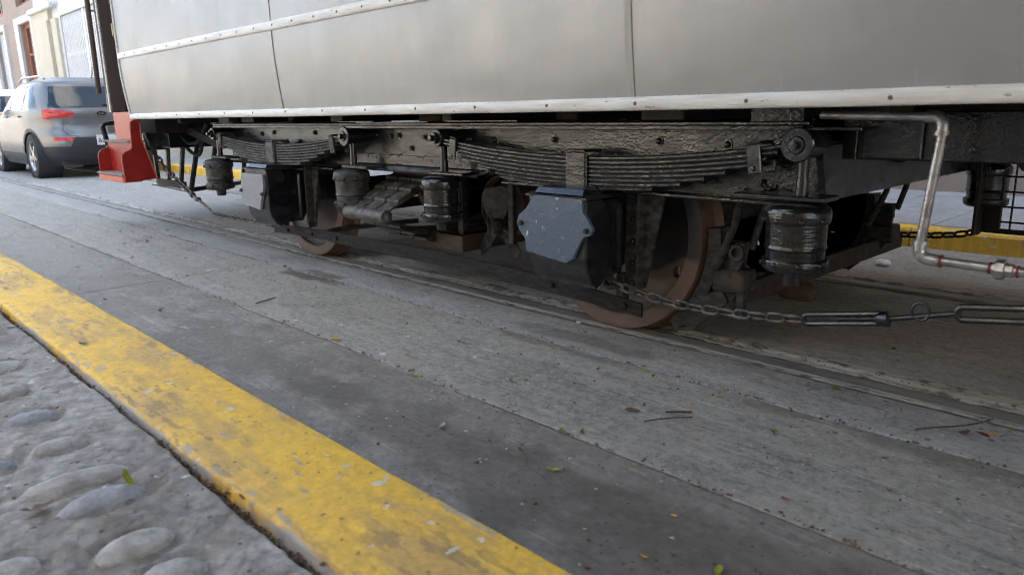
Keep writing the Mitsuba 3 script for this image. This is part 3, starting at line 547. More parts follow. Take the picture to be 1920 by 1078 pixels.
part(TRAM, 'air_tank', lathe([(0, -1.1), (0.06, -1.09), (0.12, -1.04), (0.13, -1.0), (0.13, 1.2), (0.12, 1.24), (0, 1.27)], 28, 'x', (0.35, 3.25, 0.80)), 'rust')

# ---- the bogie
XA = (-1.975, -4.57); XC = -3.27
def bolt_mesh(r=0.013, d=0.016):
    return lathe([(0, -d), (r * 0.55, -d * 0.93), (r * 0.85, -d * 0.7), (r, -d * 0.3), (r, 0.004)], 14, 'y')
bolt = mikit.ply(cat(bolt_mesh(), lathe([(0.0135, -0.004), (0.018, -0.004), (0.019, 0.002)], 14, 'y')), 'black_paint', 35)
rivet = mikit.ply(bolt_mesh(0.012, 0.011), 'black_paint', 40)
def frame_mesh():
    pl = Polygon([(-5.50, 0.61), (-4.88, 0.612), (-4.86, 0.63), (-3.95, 0.64), (-3.85, 0.655), (-2.69, 0.655), (-2.55, 0.622), (-1.04, 0.600), (-1.085, 0.872), (-5.46, 0.872)])
    web = prism(pl, 'y', 2.40, 2.418)
    top = rbox(-5.62, -1.08, 2.325, 2.43, 0.868, 0.881, 0.003)
    lip = rbox(-5.62, -1.10, 2.325, 2.335, 0.852, 0.8675, 0.002)
    lows = [rbox(-2.52, -1.035, 2.345, 2.399, 0.606, 0.622, 0.004), rbox(-5.50, -4.0, 2.35, 2.399, 0.606, 0.620, 0.004)]
    endp = prism([(-1.10, 0.60), (-1.035, 0.598), (-1.083, 0.872), (-1.105, 0.872)], 'y', 2.36, 2.3995)
    return cat(web, top, lip, *lows, endp)
FM = frame_mesh()
FRAME = part(TRAM, 'bogie_frame', FM, 'tar_paint', smooth=30, label='long black riveted side frame of the bogie, painted thick and glossy')
part(TRAM, 'bogie_frame', mirror_y(FM), 'tar_paint', smooth=30)
part(FRAME, 'ledge', cat(prism([(2.29, 0.632), (2.399, 0.650), (2.399, 0.657), (2.288, 0.640)], 'x', -3.78, -2.62), rbox(-3.78, -2.62, 2.386, 2.3985, 0.6575, 0.71, 0.002)), 'black_paint', label='thin projecting ledge below the middle of the bogie frame')
bolts = [(-4.80, 0.823), (-4.26, 0.823), (-4.63, 0.765), (-4.46, 0.767), (-3.65, 0.816), (-3.57, 0.818), (-3.44, 0.812), (-3.37, 0.815), (-3.14, 0.807), (-3.07, 0.812), (-3.26, 0.749), (-3.66, 0.701), (-3.58, 0.695), (-3.45, 0.700), (-3.37, 0.703), (-3.15, 0.698), (-3.08, 0.688), (-2.85, 0.70), (-2.88, 0.812),
         (-2.23, 0.807), (-1.69, 0.808), (-1.89, 0.751), (-2.06, 0.764), (-1.49, 0.671), (-2.62, 0.80), (-4.98, 0.81), (-1.32, 0.64), (-1.40, 0.80)]
for x, z in bolts: part(FRAME, 'bolt', bolt, None, tw=move(x, 2.3995, z))
part(FRAME, 'lug', lathe([(0, -0.03), (0.018, -0.028), (0.03, -0.01), (0.032, 0.0)], 12, 'y', (-2.62, 2.385, 0.668)), 'black_paint')
part(FRAME, 'hook', tube([(-1.255, 2.395, 0.685), (-1.258, 2.385, 0.668), (-1.245, 2.385, 0.655), (-1.225, 2.385, 0.655), (-1.215, 2.385, 0.668)], 0.005, 7), 'black_paint')
# stamped lettering worn to illegibility is kept as small weld beads
part(FRAME, 'weld_bead', cat(*[rbox(-2.58 + 0.017 * k, -2.569 + 0.017 * k, 2.392, 2.3995, 0.775 - 0.0006 * k * k * 0.4, 0.789 - 0.0006 * k * k * 0.4, 0.002) for k in range(17)]), 'tar_paint')

part(TRAM, 'headstock', cat(rbox(-1.20, -1.12, 2.43, 4.19, 0.60, 0.80, 0.006), rbox(-1.24, -1.08, 3.2, 3.5, 0.70, 0.84, 0.006)), 'black_paint')
part(TRAM, 'headstock', rbox(-5.44, -5.36, 2.43, 4.19, 0.64, 0.80, 0.006), 'black_paint')
# pedestals beside each axle box
def pedestal(ax, side):
    s = side
    strip = prism([(ax + s * 0.145, 0.622), (ax + s * 0.222, 0.622), (ax + s * 0.222, 0.225), (ax + s * 0.145, 0.237)], 'y', 2.385, 2.402)
    edge = prism([(ax + s * 0.2225, 0.63), (ax + s * 0.236, 0.63), (ax + s * 0.228, 0.225), (ax + s * 0.2225, 0.225)], 'y', 2.35, 2.402)
    gus = prism([(ax + s * 0.2365, 0.632), (ax + s * 0.325, 0.632), (ax + s * 0.236, 0.232), (ax + s * 0.229, 0.232)], 'y', 2.392, 2.405)
    return cat(strip, edge, gus)
for i, ax in enumerate(XA):
    for s in (1, -1):
        p = part(TRAM, 'axle_guard', pedestal(ax, s), 'dusty_black')
        for z in (0.594, 0.503, 0.414, 0.325, 0.245): part(p, 'rivet', rivet, None, tw=move(ax + s * 0.180, 2.385, z))
        part(TRAM, 'axle_guard', mirror_y(pedestal(ax, s)), 'grimy_iron')

# axle boxes
nose_poly = [(2.130, 0.598), (2.130, 0.36), (2.140, 0.315), (2.165, 0.27), (2.20, 0.245), (2.235, 0.262), (2.262, 0.31), (2.278, 0.38), (2.282, 0.45), (2.272, 0.52), (2.252, 0.57), (2.225, 0.600)]
def u_poly(w, zt, zb, c): return [(-w, zt), (-w, zb + c), (-w + c, zb), (w - c, zb), (w, zb + c), (w, zt)]
cover_poly = Polygon([(-0.105, 0.605), (-0.155, 0.545), (-0.192, 0.520), (-0.207, 0.490), (-0.190, 0.455), (-0.160, 0.425), (-0.152, 0.375), (0.060, 0.352), (0.098, 0.372), (0.128, 0.430), (0.150, 0.462), (0.182, 0.470), (0.196, 0.495), (0.172, 0.530), (0.148, 0.555), (0.143, 0.602)]).buffer(0.008).buffer(-0.014).buffer(0.006)
cover_far = Polygon([(-0.17, 0.575), (-0.19, 0.50), (-0.195, 0.44), (-0.185, 0.372), (0.055, 0.352), (0.085, 0.42), (0.11, 0.46), (0.130, 0.505), (0.125, 0.575)])
cap_bolt = mikit.ply(lathe([(0, -0.014), (0.008, -0.013), (0.0115, -0.010), (0.0115, 0.002)], 6, 'y'), 'grimy_iron', 25)
def axle_box(ax, far):
    body = cat(prism(u_poly(0.128, 0.585, 0.255, 0.06), 'y', 2.20, 2.40), prism(nose_poly, 'x', -0.152, 0.152, 0.006))
    bead = tube([(0.122, 2.36, 0.565), (0.130, 2.352, 0.54), (0.130, 2.352, 0.32), (0.120, 2.36, 0.29)], 0.017, 8)
    ab = part(TRAM, 'axle_box', body, 'black_paint', tw=move(ax, 0, 0), label='black axle box with a pale grey cover, under the far leaf spring' if far else 'black axle box with a chipped blue-grey cover, under the near leaf spring')
    part(ab, 'ridge', bead, 'tar_paint', tw=move(ax, 0, 0))
    part(ab, 'cover', prism(cover_far if far else cover_poly, 'y', 2.114, 2.129), 'pale_grey_paint' if far else 'blue_grey_paint', tw=move(ax, 0, 0))
    part(ab, 'bolt', cap_bolt, None, tw=move(ax - (0.178 if not far else 0.185), 2.113, 0.488 if not far else 0.462)); part(ab, 'bolt', cap_bolt, None, tw=move(ax + (0.168 if not far else 0.11), 2.113, 0.488 if not far else 0.455))
    lid = cat(prism([(2.118, 0.600), (2.118, 0.607), (2.15, 0.613), (2.39, 0.613), (2.39, 0.600)], 'x', -0.158, 0.162))
    part(ab, 'lid', lid, 'black_paint', tw=move(ax, 0, 0))
    seat = trimesh.convex.convex_hull(np.array([(-0.125, 2.14, 0.6135), (0.125, 2.14, 0.6135), (-0.118, 2.155, 0.634), (0.118, 2.155, 0.634), (-0.09, 2.20, 0.642), (0.09, 2.20, 0.642), (-0.09, 2.38, 0.642), (0.09, 2.38, 0.642), (-0.15, 2.385, 0.6135), (0.15, 2.385, 0.6135)]))
    part(ab, 'spring_seat', seat, 'gloss_black' if not far else 'black_paint', tw=move(ax, 0, 0))
axle_box(XA[0], False); axle_box(XA[1], True)

# leaf springs over the axle boxes
LENS = [0.865, 0.835, 0.80, 0.735, 0.655, 0.575, 0.48, 0.36]
def leaf(i, y0=2.25, y1=2.335):
    t = 0.0146; L = LENS[i]; xs = np.linspace(-L, L, 41)
    zt = 0.754 + 0.0535 * (xs / 0.8) ** 2 - i * 0.0166
    b = 0.0045
    ring = lambda z: [(y0 + b, z), (y0, z - b), (y0, z - t + b), (y0 + b, z - t), (y1 - b, z - t), (y1, z - t + b), (y1, z - b), (y1 - b, z)]
    V = np.array([[(x, a, c) for a, c in ring(z)] for x, z in zip(xs, zt)]); n, k = V.shape[:2]
    ii, jj = np.meshgrid(np.arange(n - 1), np.arange(k), indexing='ij'); q, r = (ii * k + jj).ravel(), (ii * k + (jj + 1) % k).ravel()
    F = np.vstack([np.stack([q, r, r + k], 1), np.stack([q, r + k, q + k], 1), [(0, s, s + 1) for s in range(1, k - 1)], [((n - 1) * k, (n - 1) * k + s + 1, (n - 1) * k + s) for s in range(1, k - 1)]])
    return trimesh.Trimesh(V.reshape(-1, 3), F, process=False)
leaf_ply = [mikit.ply(leaf(i), 'black_paint', 40) for i in range(8)]
band = cat(rbox(-0.050, 0.050, 2.238, 2.2495, 0.612, 0.768, 0.003), rbox(-0.050, 0.050, 2.3355, 2.347, 0.612, 0.768, 0.003), rbox(-0.050, 0.050, 2.238, 2.347, 0.7685, 0.779, 0.003), rbox(-0.048, 0.048, 2.24, 2.345, 0.600, 0.6225, 0.003), rbox(0.0505, 0.058, 2.242, 2.25, 0.615, 0.766, 0.002))
def clamp_mesh(s):
    x = 0.755 * s; zt = 0.754 + 0.0535 * (0.755 / 0.8) ** 2
    m = cat(rbox(-0.024, 0.024, 2.240, 2.2495, zt - 0.086, zt + 0.010, 0.004), rbox(-0.024, 0.024, 2.3355, 2.345, zt - 0.086, zt + 0.010, 0.004), rbox(-0.024, 0.024, 2.240, 2.345, zt + 0.0105, zt + 0.018, 0.003),
            lathe([(0, -0.006), (0.006, -0.005), (0.009, 0)], 10, 'y', (0, 2.24, zt - 0.068)))
    m.apply_transform(trimesh.transformations.rotation_matrix(-0.125 * s, (0, 1, 0), (0, 0, zt))); m.apply_translation((x, 0, 0)); return m
clamps = {s: mikit.ply(clamp_mesh(s), 'black_paint', 30) for s in (1, -1)}
eye = mikit.ply(cat(lathe([(0.020, 2.243), (0.040, 2.243), (0.043, 2.247), (0.043, 2.342), (0.020, 2.345)], 24, 'y'), lathe([(0, 2.205), (0.012, 2.206), (0.014, 2.212), (0.014, 2.226), (0.024, 2.226), (0.026, 2.230), (0.026, 2.243), (0, 2.243)], 16, 'y'),
                    lathe([(0.0, 2.345), (0.036, 2.345), (0.036, 2.40)], 20, 'y')), 'black_paint', 35)
washer = mikit.ply(lathe([(0.028, 2.232), (0.050, 2.232), (0.054, 2.236), (0.054, 2.2425)], 28, 'y'), 'black_paint', 35)
def pot_profile():
    return [(0, 0.633), (0.06, 0.632), (0.085, 0.627), (0.098, 0.617), (0.101, 0.605), (0.101, 0.580), (0.098, 0.572), (0.0925, 0.570), (0.0915, 0.505), (0.094, 0.499), (0.0955, 0.494), (0.093, 0.489), (0.090, 0.486), (0.0885, 0.458), (0.098, 0.456), (0.101, 0.452), (0.101, 0.435), (0.097, 0.424), (0.085, 0.416), (0.05, 0.410), (0.036, 0.408), (0.034, 0.405), (0.033, 0.372), (0.028, 0.368), (0, 0.368)]
pot = mikit.ply(lathe(pot_profile(), 48), 'gloss_black', 40)
pot_dusty = mikit.ply(lathe(pot_profile(), 48), 'dusty_black', 40)
pot_screw = mikit.ply(lathe([(0, -0.009), (0.006, -0.008), (0.009, -0.003), (0.009, 0.006)], 10, 'y'), 'black_paint', 35)
rod_mesh = lathe([(0.020, 0.655), (0.020, 0.70), (0.0175, 0.71), (0.0175, 0.79), (0.014, 0.80)], 16)
for i, ax in enumerate(XA):
    m = 'black_paint' if i == 0 else 'dusty_black'
    sp_ = part(TRAM, 'leaf_spring', band, m if i else 'tar_paint', tw=move(ax, 0, 0), label='near leaf spring of eight glossy black leaves over the blue-grey axle box' if i == 0 else 'far leaf spring of eight dusty grey-black leaves over the pale axle box')
    for q in leaf_ply: part(sp_, 'leaf', q, m, tw=move(ax, 0, 0))
    for s in (1, -1):
        part(sp_, 'clamp', clamps[s], m, tw=move(ax, 0, 0))
        x = ax + s * (0.905 if s > 0 else 0.885)
        part(sp_, 'eye', eye, 'black_paint', tw=move(x, 0, 0.812))
        if s > 0: part(sp_, 'washer', washer, None, tw=move(x, 0, 0.812))
        shiny = (i == 0)
        pt = part(TRAM, 'spring_pot', pot if shiny else pot_dusty, None, tw=move(x, 2.27, 0), label=['glossy black cylindrical spring pot hanging at the right end of the near spring', 'glossy black spring pot hanging at the left end of the near spring', 'dusty black spring pot hanging at the right end of the far spring', 'dusty black spring pot hanging at the left end of the far spring'][2 * i + (s < 0)])
        part(pt, 'hanger_rod', rod_mesh, 'black_paint', tw=move(x, 2.29, 0))
        plate_x = (-0.22, 0.09) if s > 0 and i == 0 else (-0.07, 0.18)
        part(pt, 'top_plate', cat(rbox(plate_x[0], plate_x[1], 2.25, 2.36, 0.637, 0.654, 0.004)), 'gloss_black' if shiny else 'dusty_black', tw=move(x, 0, 0))
        for a in (-2.4, -1.75, -1.0, -0.3):
            for z in ((0.583, 0.1), (0.445, 0.101)):
                M = T().translate([x + z[1] * math.cos(a), 2.27 + z[1] * math.sin(a), z[0]]).rotate([0, 0, 1], math.degrees(a) + 90)
                part(pt, 'screw', pot_screw, None, tw=M)
        part(TRAM, 'spring_pot', pot_dusty, 'black_paint', tw=move(x, 2 * 3.31 - 2.27, 0))
        part(TRAM, 'far_hanger', cat(rbox(-0.10, 0.12, 4.22, 4.42, 0.636, 0.654), rbox(-0.03, 0.03, 4.30, 4.38, 0.654, 0.80)), 'black_paint', tw=move(x, 0, 0))

# wheels
tyre = lathe([(0.4265, 0.002), (0.4285, 0.007), (0.4305, 0.080), (0.434, 0.090), (0.446, 0.099), (0.454, 0.107), (0.455, 0.116), (0.449, 0.126), (0.43, 0.13), (0.37, 0.128), (0.355, 0.10), (0.355, 0.05)], 96, 'y')
rim_ring = lathe([(0.358, 0.030), (0.3615, 0.006), (0.366, 0.001), (0.395, 0.0), (0.420, 0.0), (0.4262, 0.0018)], 96, 'y')
web = lathe([(0.05, 0.05), (0.12, 0.060), (0.20, 0.070), (0.27, 0.070), (0.32, 0.060), (0.345, 0.042), (0.3575, 0.024), (0.3575, 0.06), (0.33, 0.09), (0.29, 0.10), (0.20, 0.10), (0.05, 0.09), (0.05, 0.05)], 96, 'y')
import manifold3d as m3
def to_m(t): t.merge_vertices(); return m3.Manifold(m3.Mesh(np.asarray(t.vertices, np.float32), np.asarray(t.faces, np.uint32)))
if web.volume < 0: web.invert()
wm = to_m(web)
for a in np.radians([-29, 61, 151, 241]):
    c_ = trimesh.creation.cylinder(radius=0.023, height=0.3, sections=20); c_.apply_transform(trimesh.transformations.rotation_matrix(np.pi / 2, (1, 0, 0))); c_.apply_translation((0.318 * math.cos(a), 0.06, 0.318 * math.sin(a)))
    wm = wm - to_m(c_)
mm = wm.to_mesh(); web = trimesh.Trimesh(np.array(mm.vert_properties[:, :3]), np.array(mm.tri_verts), process=False)
hub = lathe([(0, -0.02), (0.06, -0.02), (0.075, -0.012), (0.085, 0.02), (0.10, 0.045), (0.125, 0.0605), (0.125, 0.082), (0.11, 0.11), (0.10, 0.16), (0, 0.16)], 40, 'y')
wp = {k: mikit.ply(m, 'rust', 30) for k, m in (('tyre', tyre), ('ring', rim_ring), ('web', web), ('hub', hub))}
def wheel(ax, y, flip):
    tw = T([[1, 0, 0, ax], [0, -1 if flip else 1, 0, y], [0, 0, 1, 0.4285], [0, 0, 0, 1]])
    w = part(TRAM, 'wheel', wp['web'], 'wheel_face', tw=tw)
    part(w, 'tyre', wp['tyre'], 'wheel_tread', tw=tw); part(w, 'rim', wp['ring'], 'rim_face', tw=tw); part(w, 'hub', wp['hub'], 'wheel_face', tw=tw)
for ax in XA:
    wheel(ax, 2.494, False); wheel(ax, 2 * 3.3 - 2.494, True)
    part(TRAM, 'axle', lathe([(0, 2.30), (0.06, 2.30), (0.065, 2.5), (0.07, 2.7), (0.07, 3.9), (0.065, 4.1), (0, 4.25)], 24, 'y', (ax, 0, 0.4285)), 'grimy_iron')
    part(TRAM, 'gear_case', lathe([(0, 3.35), (0.22, 3.35), (0.24, 3.37), (0.24, 3.5), (0.22, 3.52), (0, 3.52)], 36, 'y', (ax + (0.25 if ax < XC else -0.25), 0, 0.44)), 'underframe')
MO = part(TRAM, 'motor', lathe([(0.155, 2.80), (0.163, 2.755), (0.170, 2.755), (0.172, 2.77), (0.165, 2.785), (0.165, 3.70), (0.12, 3.75), (0, 3.75)], 48, 'y', (-2.955, 0, 0.425)), 'motor_rust', label='rusty brown cylindrical motor case behind the fan')
part(MO, 'end_cap', lathe([(0, 2.84), (0.1, 2.84), (0.155, 2.83), (0.158, 2.80)], 30, 'y', (-2.955, 0, 0.425)), 'underframe')
# fan blades between the wheels
FAN = part(TRAM, 'fan', lathe([(0, 2.60), (0.03, 2.60), (0.042, 2.62), (0.045, 2.76), (0, 2.76)], 20, 'y', (-2.86, 0, 0.345)), 'dusty_black', label='three dark blades on a hub in front of the motor')
for k, deg in enumerate((97, 225, 318)):
    a = math.radians(deg); ca, sa = math.cos(a), math.sin(a)
    bl = Polygon([(0.03, -0.035), (0.09, -0.07), (0.19, -0.075), (0.205, -0.04), (0.20, 0.05), (0.17, 0.08), (0.09, 0.075), (0.03, 0.035)]) if k == 0 else Polygon([(0.03, -0.03), (0.10, -0.05), (0.20, -0.035), (0.21, 0.035), (0.10, 0.05), (0.03, 0.03)])
    m = prism(bl, 'y', -0.004, 0.004); m.apply_transform(trimesh.transformations.rotation_matrix(0.35, (1, 0, 0)))
    m.apply_transform(trimesh.transformations.rotation_matrix(-a, (0, 1, 0))); m.apply_translation((-2.86, 2.64, 0.345))
    part(FAN, 'blade', m, 'dusty_black')
part(FAN, 'clip', tube([(-2.845, 2.59, 0.31), (-2.85, 2.585, 0.40), (-2.865, 2.585, 0.425), (-2.885, 2.585, 0.40), (-2.885, 2.59, 0.31)], 0.006, 6), 'dusty_black')
# bolster and the transverse elliptic springs
part(TRAM, 'bolster', cat(rbox(-3.52, -3.02, 2.44, 4.18, 0.60, 0.74, 0.01), rbox(-3.40, -3.14, 2.6, 4.0, 0.74, 0.885, 0.01)), 'dark_wood')
part(TRAM, 'transom', rbox(-3.66, -3.60, 2.70, 4.0, 0.45, 0.66), 'underframe'); part(TRAM, 'transom', rbox(-2.94, -2.88, 2.85, 4.0, 0.52, 0.66), 'underframe')
ES = part(TRAM, 'cross_spring', lathe([(0, -0.205), (0.012, -0.204), (0.014, -0.190), (0.020, -0.190), (0.022, -0.182), (0.034, -0.182), (0.037, -0.178), (0.037, 0.19), (0.03, 0.196), (0, 0.196)][::-1] and [(0, -0.196), (0.03, -0.196), (0.037, -0.190), (0.037, 0.178), (0.034, 0.182), (0.022, 0.182), (0.020, 0.190), (0.014, 0.192), (0.012, 0.204), (0, 0.205)], 28, 'x', (-3.405, 2.19, 0.408)), 'dusty_grey', label='elliptic cross spring of three leaf stacks behind the guard bar')
def ell_leaf(x0, x1, i, top):
    y0 = 2.195 + 0.085 * i; y1 = 2 * 2.83 - y0; ys = np.linspace(y0, y1, 22)
    base = lambda y: (0.165 * (1 - ((y - 2.83) / 0.64) ** 2))
    s = 1 if top else -1
    zc = 0.408 + s * base(ys) * (1.0 if top else 0.85) + s * (0.012 + 0.0165 * i)
    V = np.array([[(x0 + .003, y, z + 0.007), (x1 - .003, y, z + 0.007), (x1, y, z + 0.004), (x1, y, z - 0.007), (x0, y, z - 0.007), (x0, y, z + 0.004)] for y, z in zip(ys, zc)]); n, k = V.shape[:2]
    ii, jj = np.meshgrid(np.arange(n - 1), np.arange(k), indexing='ij'); q, r = (ii * k + jj).ravel(), (ii * k + (jj + 1) % k).ravel()
    F = np.vstack([np.stack([q, r, r + k], 1), np.stack([q, r + k, q + k], 1), [(0, t, t + 1) for t in range(1, k - 1)], [((n - 1) * k, (n - 1) * k + t + 1, (n - 1) * k + t) for t in range(1, k - 1)]])
    return trimesh.Trimesh(V.reshape(-1, 3), F, process=False)
for c in range(3):
    x0 = -3.600 + 0.121 * c
    for i in range(6):
        part(ES, 'leaf', ell_leaf(x0 + 0.007, x0 + 0.114, i, True), 'dusty_grey', smooth=30)
        if i < 5: part(ES, 'leaf', ell_leaf(x0 + 0.004, x0 + 0.117, i, False), 'grimy_iron', smooth=30)
part(TRAM, 'spring_plank', cat(rbox(-3.46, -3.02, 2.52, 2.53, 0.20, 0.285, 0.002), rbox(-3.46, -3.02, 2.531, 3.2, 0.20, 0.212, 0.002), rbox(-3.034, -3.02, 2.531, 3.2, 0.213, 0.285, 0.002)), 'plank_rust')
part(TRAM, 'swing_hanger', cat(rbox(-3.10, -3.06, 2.56, 2.60, 0.285, 0.62), rbox(-2.60, -2.565, 2.46, 2.49, 0.30, 0.62), rbox(-3.50, -3.45, 2.9, 2.96, 0.30, 0.62)), 'grimy_iron')
# guard bar along the bogie, bowed up in the middle
bx = np.array([-4.83, -4.80, -4.42, -3.965, -3.376, -2.477, -2.003, -1.7255, -1.70]); bz = np.array([0.2005, 0.201, 0.2225, 0.2275, 0.2325, 0.2235, 0.197, 0.1755, 0.175])
xs = np.linspace(-4.82, -1.72, 46); from scipy.interpolate import CubicSpline
zs = CubicSpline(np.linspace(-4.81, -1.71, 7), np.interp(np.linspace(-4.81, -1.71, 7), bx, bz))(xs)
hgt = np.interp(xs, [-4.8, -3.4, -2.5, -1.72], [0.053, 0.070, 0.075, 0.055])
bar = np.array([[(x, 2.345, z), (x, 2.349, z + 0.002), (x, 2.358, z), (x, 2.358, z - h_), (x, 2.345, z - h_)] for x, z, h_ in zip(xs, zs, hgt)]); n, k = bar.shape[:2]
ii, jj = np.meshgrid(np.arange(n - 1), np.arange(k), indexing='ij'); q, r = (ii * k + jj).ravel(), (ii * k + (jj + 1) % k).ravel()
BAR = part(TRAM, 'guard_bar', trimesh.Trimesh(bar.reshape(-1, 3), np.vstack([np.stack([q, r, r + k], 1), np.stack([q, r + k, q + k], 1), [(0, t, t + 1) for t in range(1, k - 1)], [((n - 1) * k, (n - 1) * k + t + 1, (n - 1) * k + t) for t in range(1, k - 1)]]), process=False), 'bar_iron', smooth=30, label='long flat dark iron guard bar bowed across both near wheels')
for x, z in ((-1.80, 0.155), (-2.20, 0.18), (-4.0, 0.195), (-4.3, 0.19), (-4.62, 0.185)): part(BAR, 'bolt', rivet, 'bar_iron', tw=move(x, 2.344, z))
part(TRAM, 'far_guard_bar', mirror_y(trimesh.Trimesh(bar.reshape(-1, 3), np.vstack([np.stack([q, r, r + k], 1), np.stack([q, r + k, q + k], 1)]), process=False)), 'grimy_iron')
for m_ in (tube(arc_pts([(-4.19, 2.37, 0.205), (-4.20, 2.50, 0.218), (-4.05, 3.0, 0.225)], 0.03), 0.020, 4, square=True), rbox(-1.86, -1.82, 2.36, 2.40, 0.15, 0.28), rbox(-4.74, -4.70, 2.36, 2.40, 0.17, 0.28)): part(TRAM, 'bar_bracket', m_, 'grimy_iron')
# life guard plank across the track in front of the bogie, brake gear
part(TRAM, 'cross_plank', rbox(-1.465, -1.435, 2.62, 4.32, 0.165, 0.252, 0.004), 'dark_wood', label='dark plank across the track behind the near spring pot')
part(TRAM, 'cross_plank', rbox(-5.10, -5.07, 2.62, 4.30, 0.17, 0.25, 0.004), 'dark_wood')
th = np.radians(np.linspace(-52, 6, 14)); RR = 0.437
shoe = Polygon([(RR * math.cos(t), RR * math.sin(t)) for t in th] + [((RR + 0.055) * math.cos(t), (RR + 0.055) * math.sin(t)) for t in th[::-1]])
def brake(y0, y1, nm):
    m = prism(shoe, 'y', y0, y1); m.apply_translation((XA[0], 0, 0.4285))
    s = part(TRAM, 'brake_shoe', m, 'grimy_iron', label='rusty brake shoe hugging the right side of the near wheel' if nm else None)
    part(s, 'holder', cat(prism([(-1.475, 0.43), (-1.395, 0.43), (-1.385, 0.37), (-1.41, 0.33), (-1.40, 0.25), (-1.43, 0.20), (-1.52, 0.18), (-1.50, 0.30)], 'y', y0 + 0.01, y0 + 0.03), prism([(-1.475, 0.43), (-1.40, 0.43), (-1.41, 0.33), (-1.44, 0.28), (-1.50, 0.30)], 'y', y1 - 0.03, y1 - 0.01),
        rbox(-1.51, -1.375, y0 - 0.01, y1 + 0.01, 0.235, 0.325, 0.008), rbox(-1.40, -1.37, y0 - 0.014, y0 + 0.02, 0.14 if nm else 0.24, 0.25, 0.003),
        prism([(-1.66, 0.075), (-1.58, 0.07), (-1.44, 0.20), (-1.47, 0.24), (-1.53, 0.22)], 'y', y0 - 0.005, y0 + 0.018), lathe([(0.018, -0.012), (0.032, -0.012), (0.032, 0.012), (0.018, 0.012)], 16, 'y', (-1.415, y0 + 0.005, 0.395))), 'grimy_iron')
    part(s, 'hanger', cat(tube([(-1.395, y0 + 0.0, 0.70), (-1.425, y0 - 0.005, 0.50), (-1.462, y0 - 0.01, 0.40), (-1.502, y0 - 0.012, 0.325)], [0.014, 0.014, 0.017, 0.022], 10), tube([(-1.33, y1 - 0.0, 0.70), (-1.365, y1, 0.52), (-1.40, y1 + 0.005, 0.40)], 0.014, 10)), 'grimy_iron')
brake(2.52, 2.60, True); brake(4.0, 4.09, False)
# pipe with elbows
PIPE = part(TRAM, 'air_pipe', cat(tube([(-1.03, 2.30, 0.899), (-0.72, 2.30, 0.893)], 0.0125, 16), tube([(-0.688, 2.30, 0.862), (-0.716, 2.30, 0.528)], 0.0135, 18), tube([(-0.680, 2.30, 0.495), (-0.46, 2.30, 0.490), (0.7, 2.30, 0.48)], 0.0130, 18)), 'pipe_steel', label='bare steel pipe that drops from under the tram side and turns right')
part(PIPE, 'elbow', cat(tube(arc_pts([(-0.735, 2.30, 0.8935), (-0.688, 2.30, 0.893), (-0.690, 2.30, 0.845)], 0.030), 0.0175, 16), lathe([(0.0175, -0.006), (0.021, -0.006), (0.021, 0.006), (0.0175, 0.006)], 16, 'z', (-0.690, 2.30, 0.848))), 'pipe_steel')
part(PIPE, 'elbow', cat(tube(arc_pts([(-0.7145, 2.30, 0.545), (-0.7185, 2.30, 0.497), (-0.66, 2.30, 0.4945)], 0.034), 0.0175, 16), lathe([(0.0175, -0.007), (0.0205, -0.007), (0.0205, 0.007), (0.0175, 0.007)], 16, 'z', (-0.7150, 2.30, 0.541))), 'pipe_steel')
for x, r_, z in ((-0.656, 0.0188, 0.4945), (-0.535, 0.0166, 0.4918), (-0.470, 0.0168, 0.490)): part(PIPE, 'sealant', lathe([(0.013, -0.0035), (r_, -0.0018), (r_, 0.0018), (0.013, 0.0022)], 14, 'x', (x, 2.30, z)), 'red_sealant')
part(PIPE, 'union_nut', cat(lathe([(0.0135, -0.028), (0.019, -0.026), (0.019, 0.022), (0.0135, 0.024)], 8, 'x', (-0.503, 2.30, 0.491)), lathe([(0.015, -0.012), (0.0285, -0.010), (0.0285, 0.010), (0.015, 0.012)], 8, 'x', (-0.510, 2.30, 0.491))), 'pipe_steel', smooth=20)
# equipment box with a wire front under the far side
BX = part(TRAM, 'battery_box', cat(rbox(-1.075, -1.06, 4.18, 4.34, 0.285, 0.75, 0.003), rbox(-1.06, -0.2, 4.315, 4.33, 0.285, 0.31, 0.003), rbox(-1.06, -0.985, 4.30, 4.33, 0.311, 0.66, 0.003), rbox(-1.06, -0.2, 4.30, 4.33, 0.66, 0.70, 0.003)), 'underframe', label='dark open box with a wire grid under the far side of the tram')
for x in np.arange(-0.945, -0.2, 0.065): part(BX, 'grid_wire', tube([(x, 4.325, 0.30), (x, 4.325, 0.67)], 0.005, 6), 'black_paint')
for z in np.arange(0.345, 0.66, 0.075): part(BX, 'grid_wire', tube([(-0.99, 4.317, z), (-0.2, 4.317, z)], 0.005, 6), 'black_paint')

# ------------------------------------------------------------------ chains with turnbuckles
def link_mesh(L, W, r):
    hl, hw = L / 2 - W / 2, W / 2 - r
    a = np.linspace(-np.pi / 2, np.pi / 2, 7)
    P = [(hl + hw * math.cos(t), hw * math.sin(t), 0) for t in a] + [(-hl - hw * math.cos(t), -hw * math.sin(t), 0) for t in a]
    return tube(np.array(P), r, 8, closed=True)
def run_chain(owner, pts, L, W, r, mt):
    P = np.array(pts, float); d = np.r_[0, np.cumsum(np.linalg.norm(np.diff(P, axis=0), axis=1))]
    pitch = L - 2 * r * 1.15; n = max(1, int(round(d[-1] / pitch))); ply_ = mikit.ply(link_mesh(L, W, r), mt, True)
    for k in range(n):
        s0, s1 = d[-1] * k / n, d[-1] * (k + 1) / n
        a, b = (np.array([np.interp(s, d, P[:, c]) for c in range(3)]) for s in (s0, s1))
        part(owner, 'link', ply_, None, tw=frame_matrix((a + b) / 2, b - a, (0.55, -0.75, 0.5) if k % 2 else (0.35, 0.8, 0.6)))
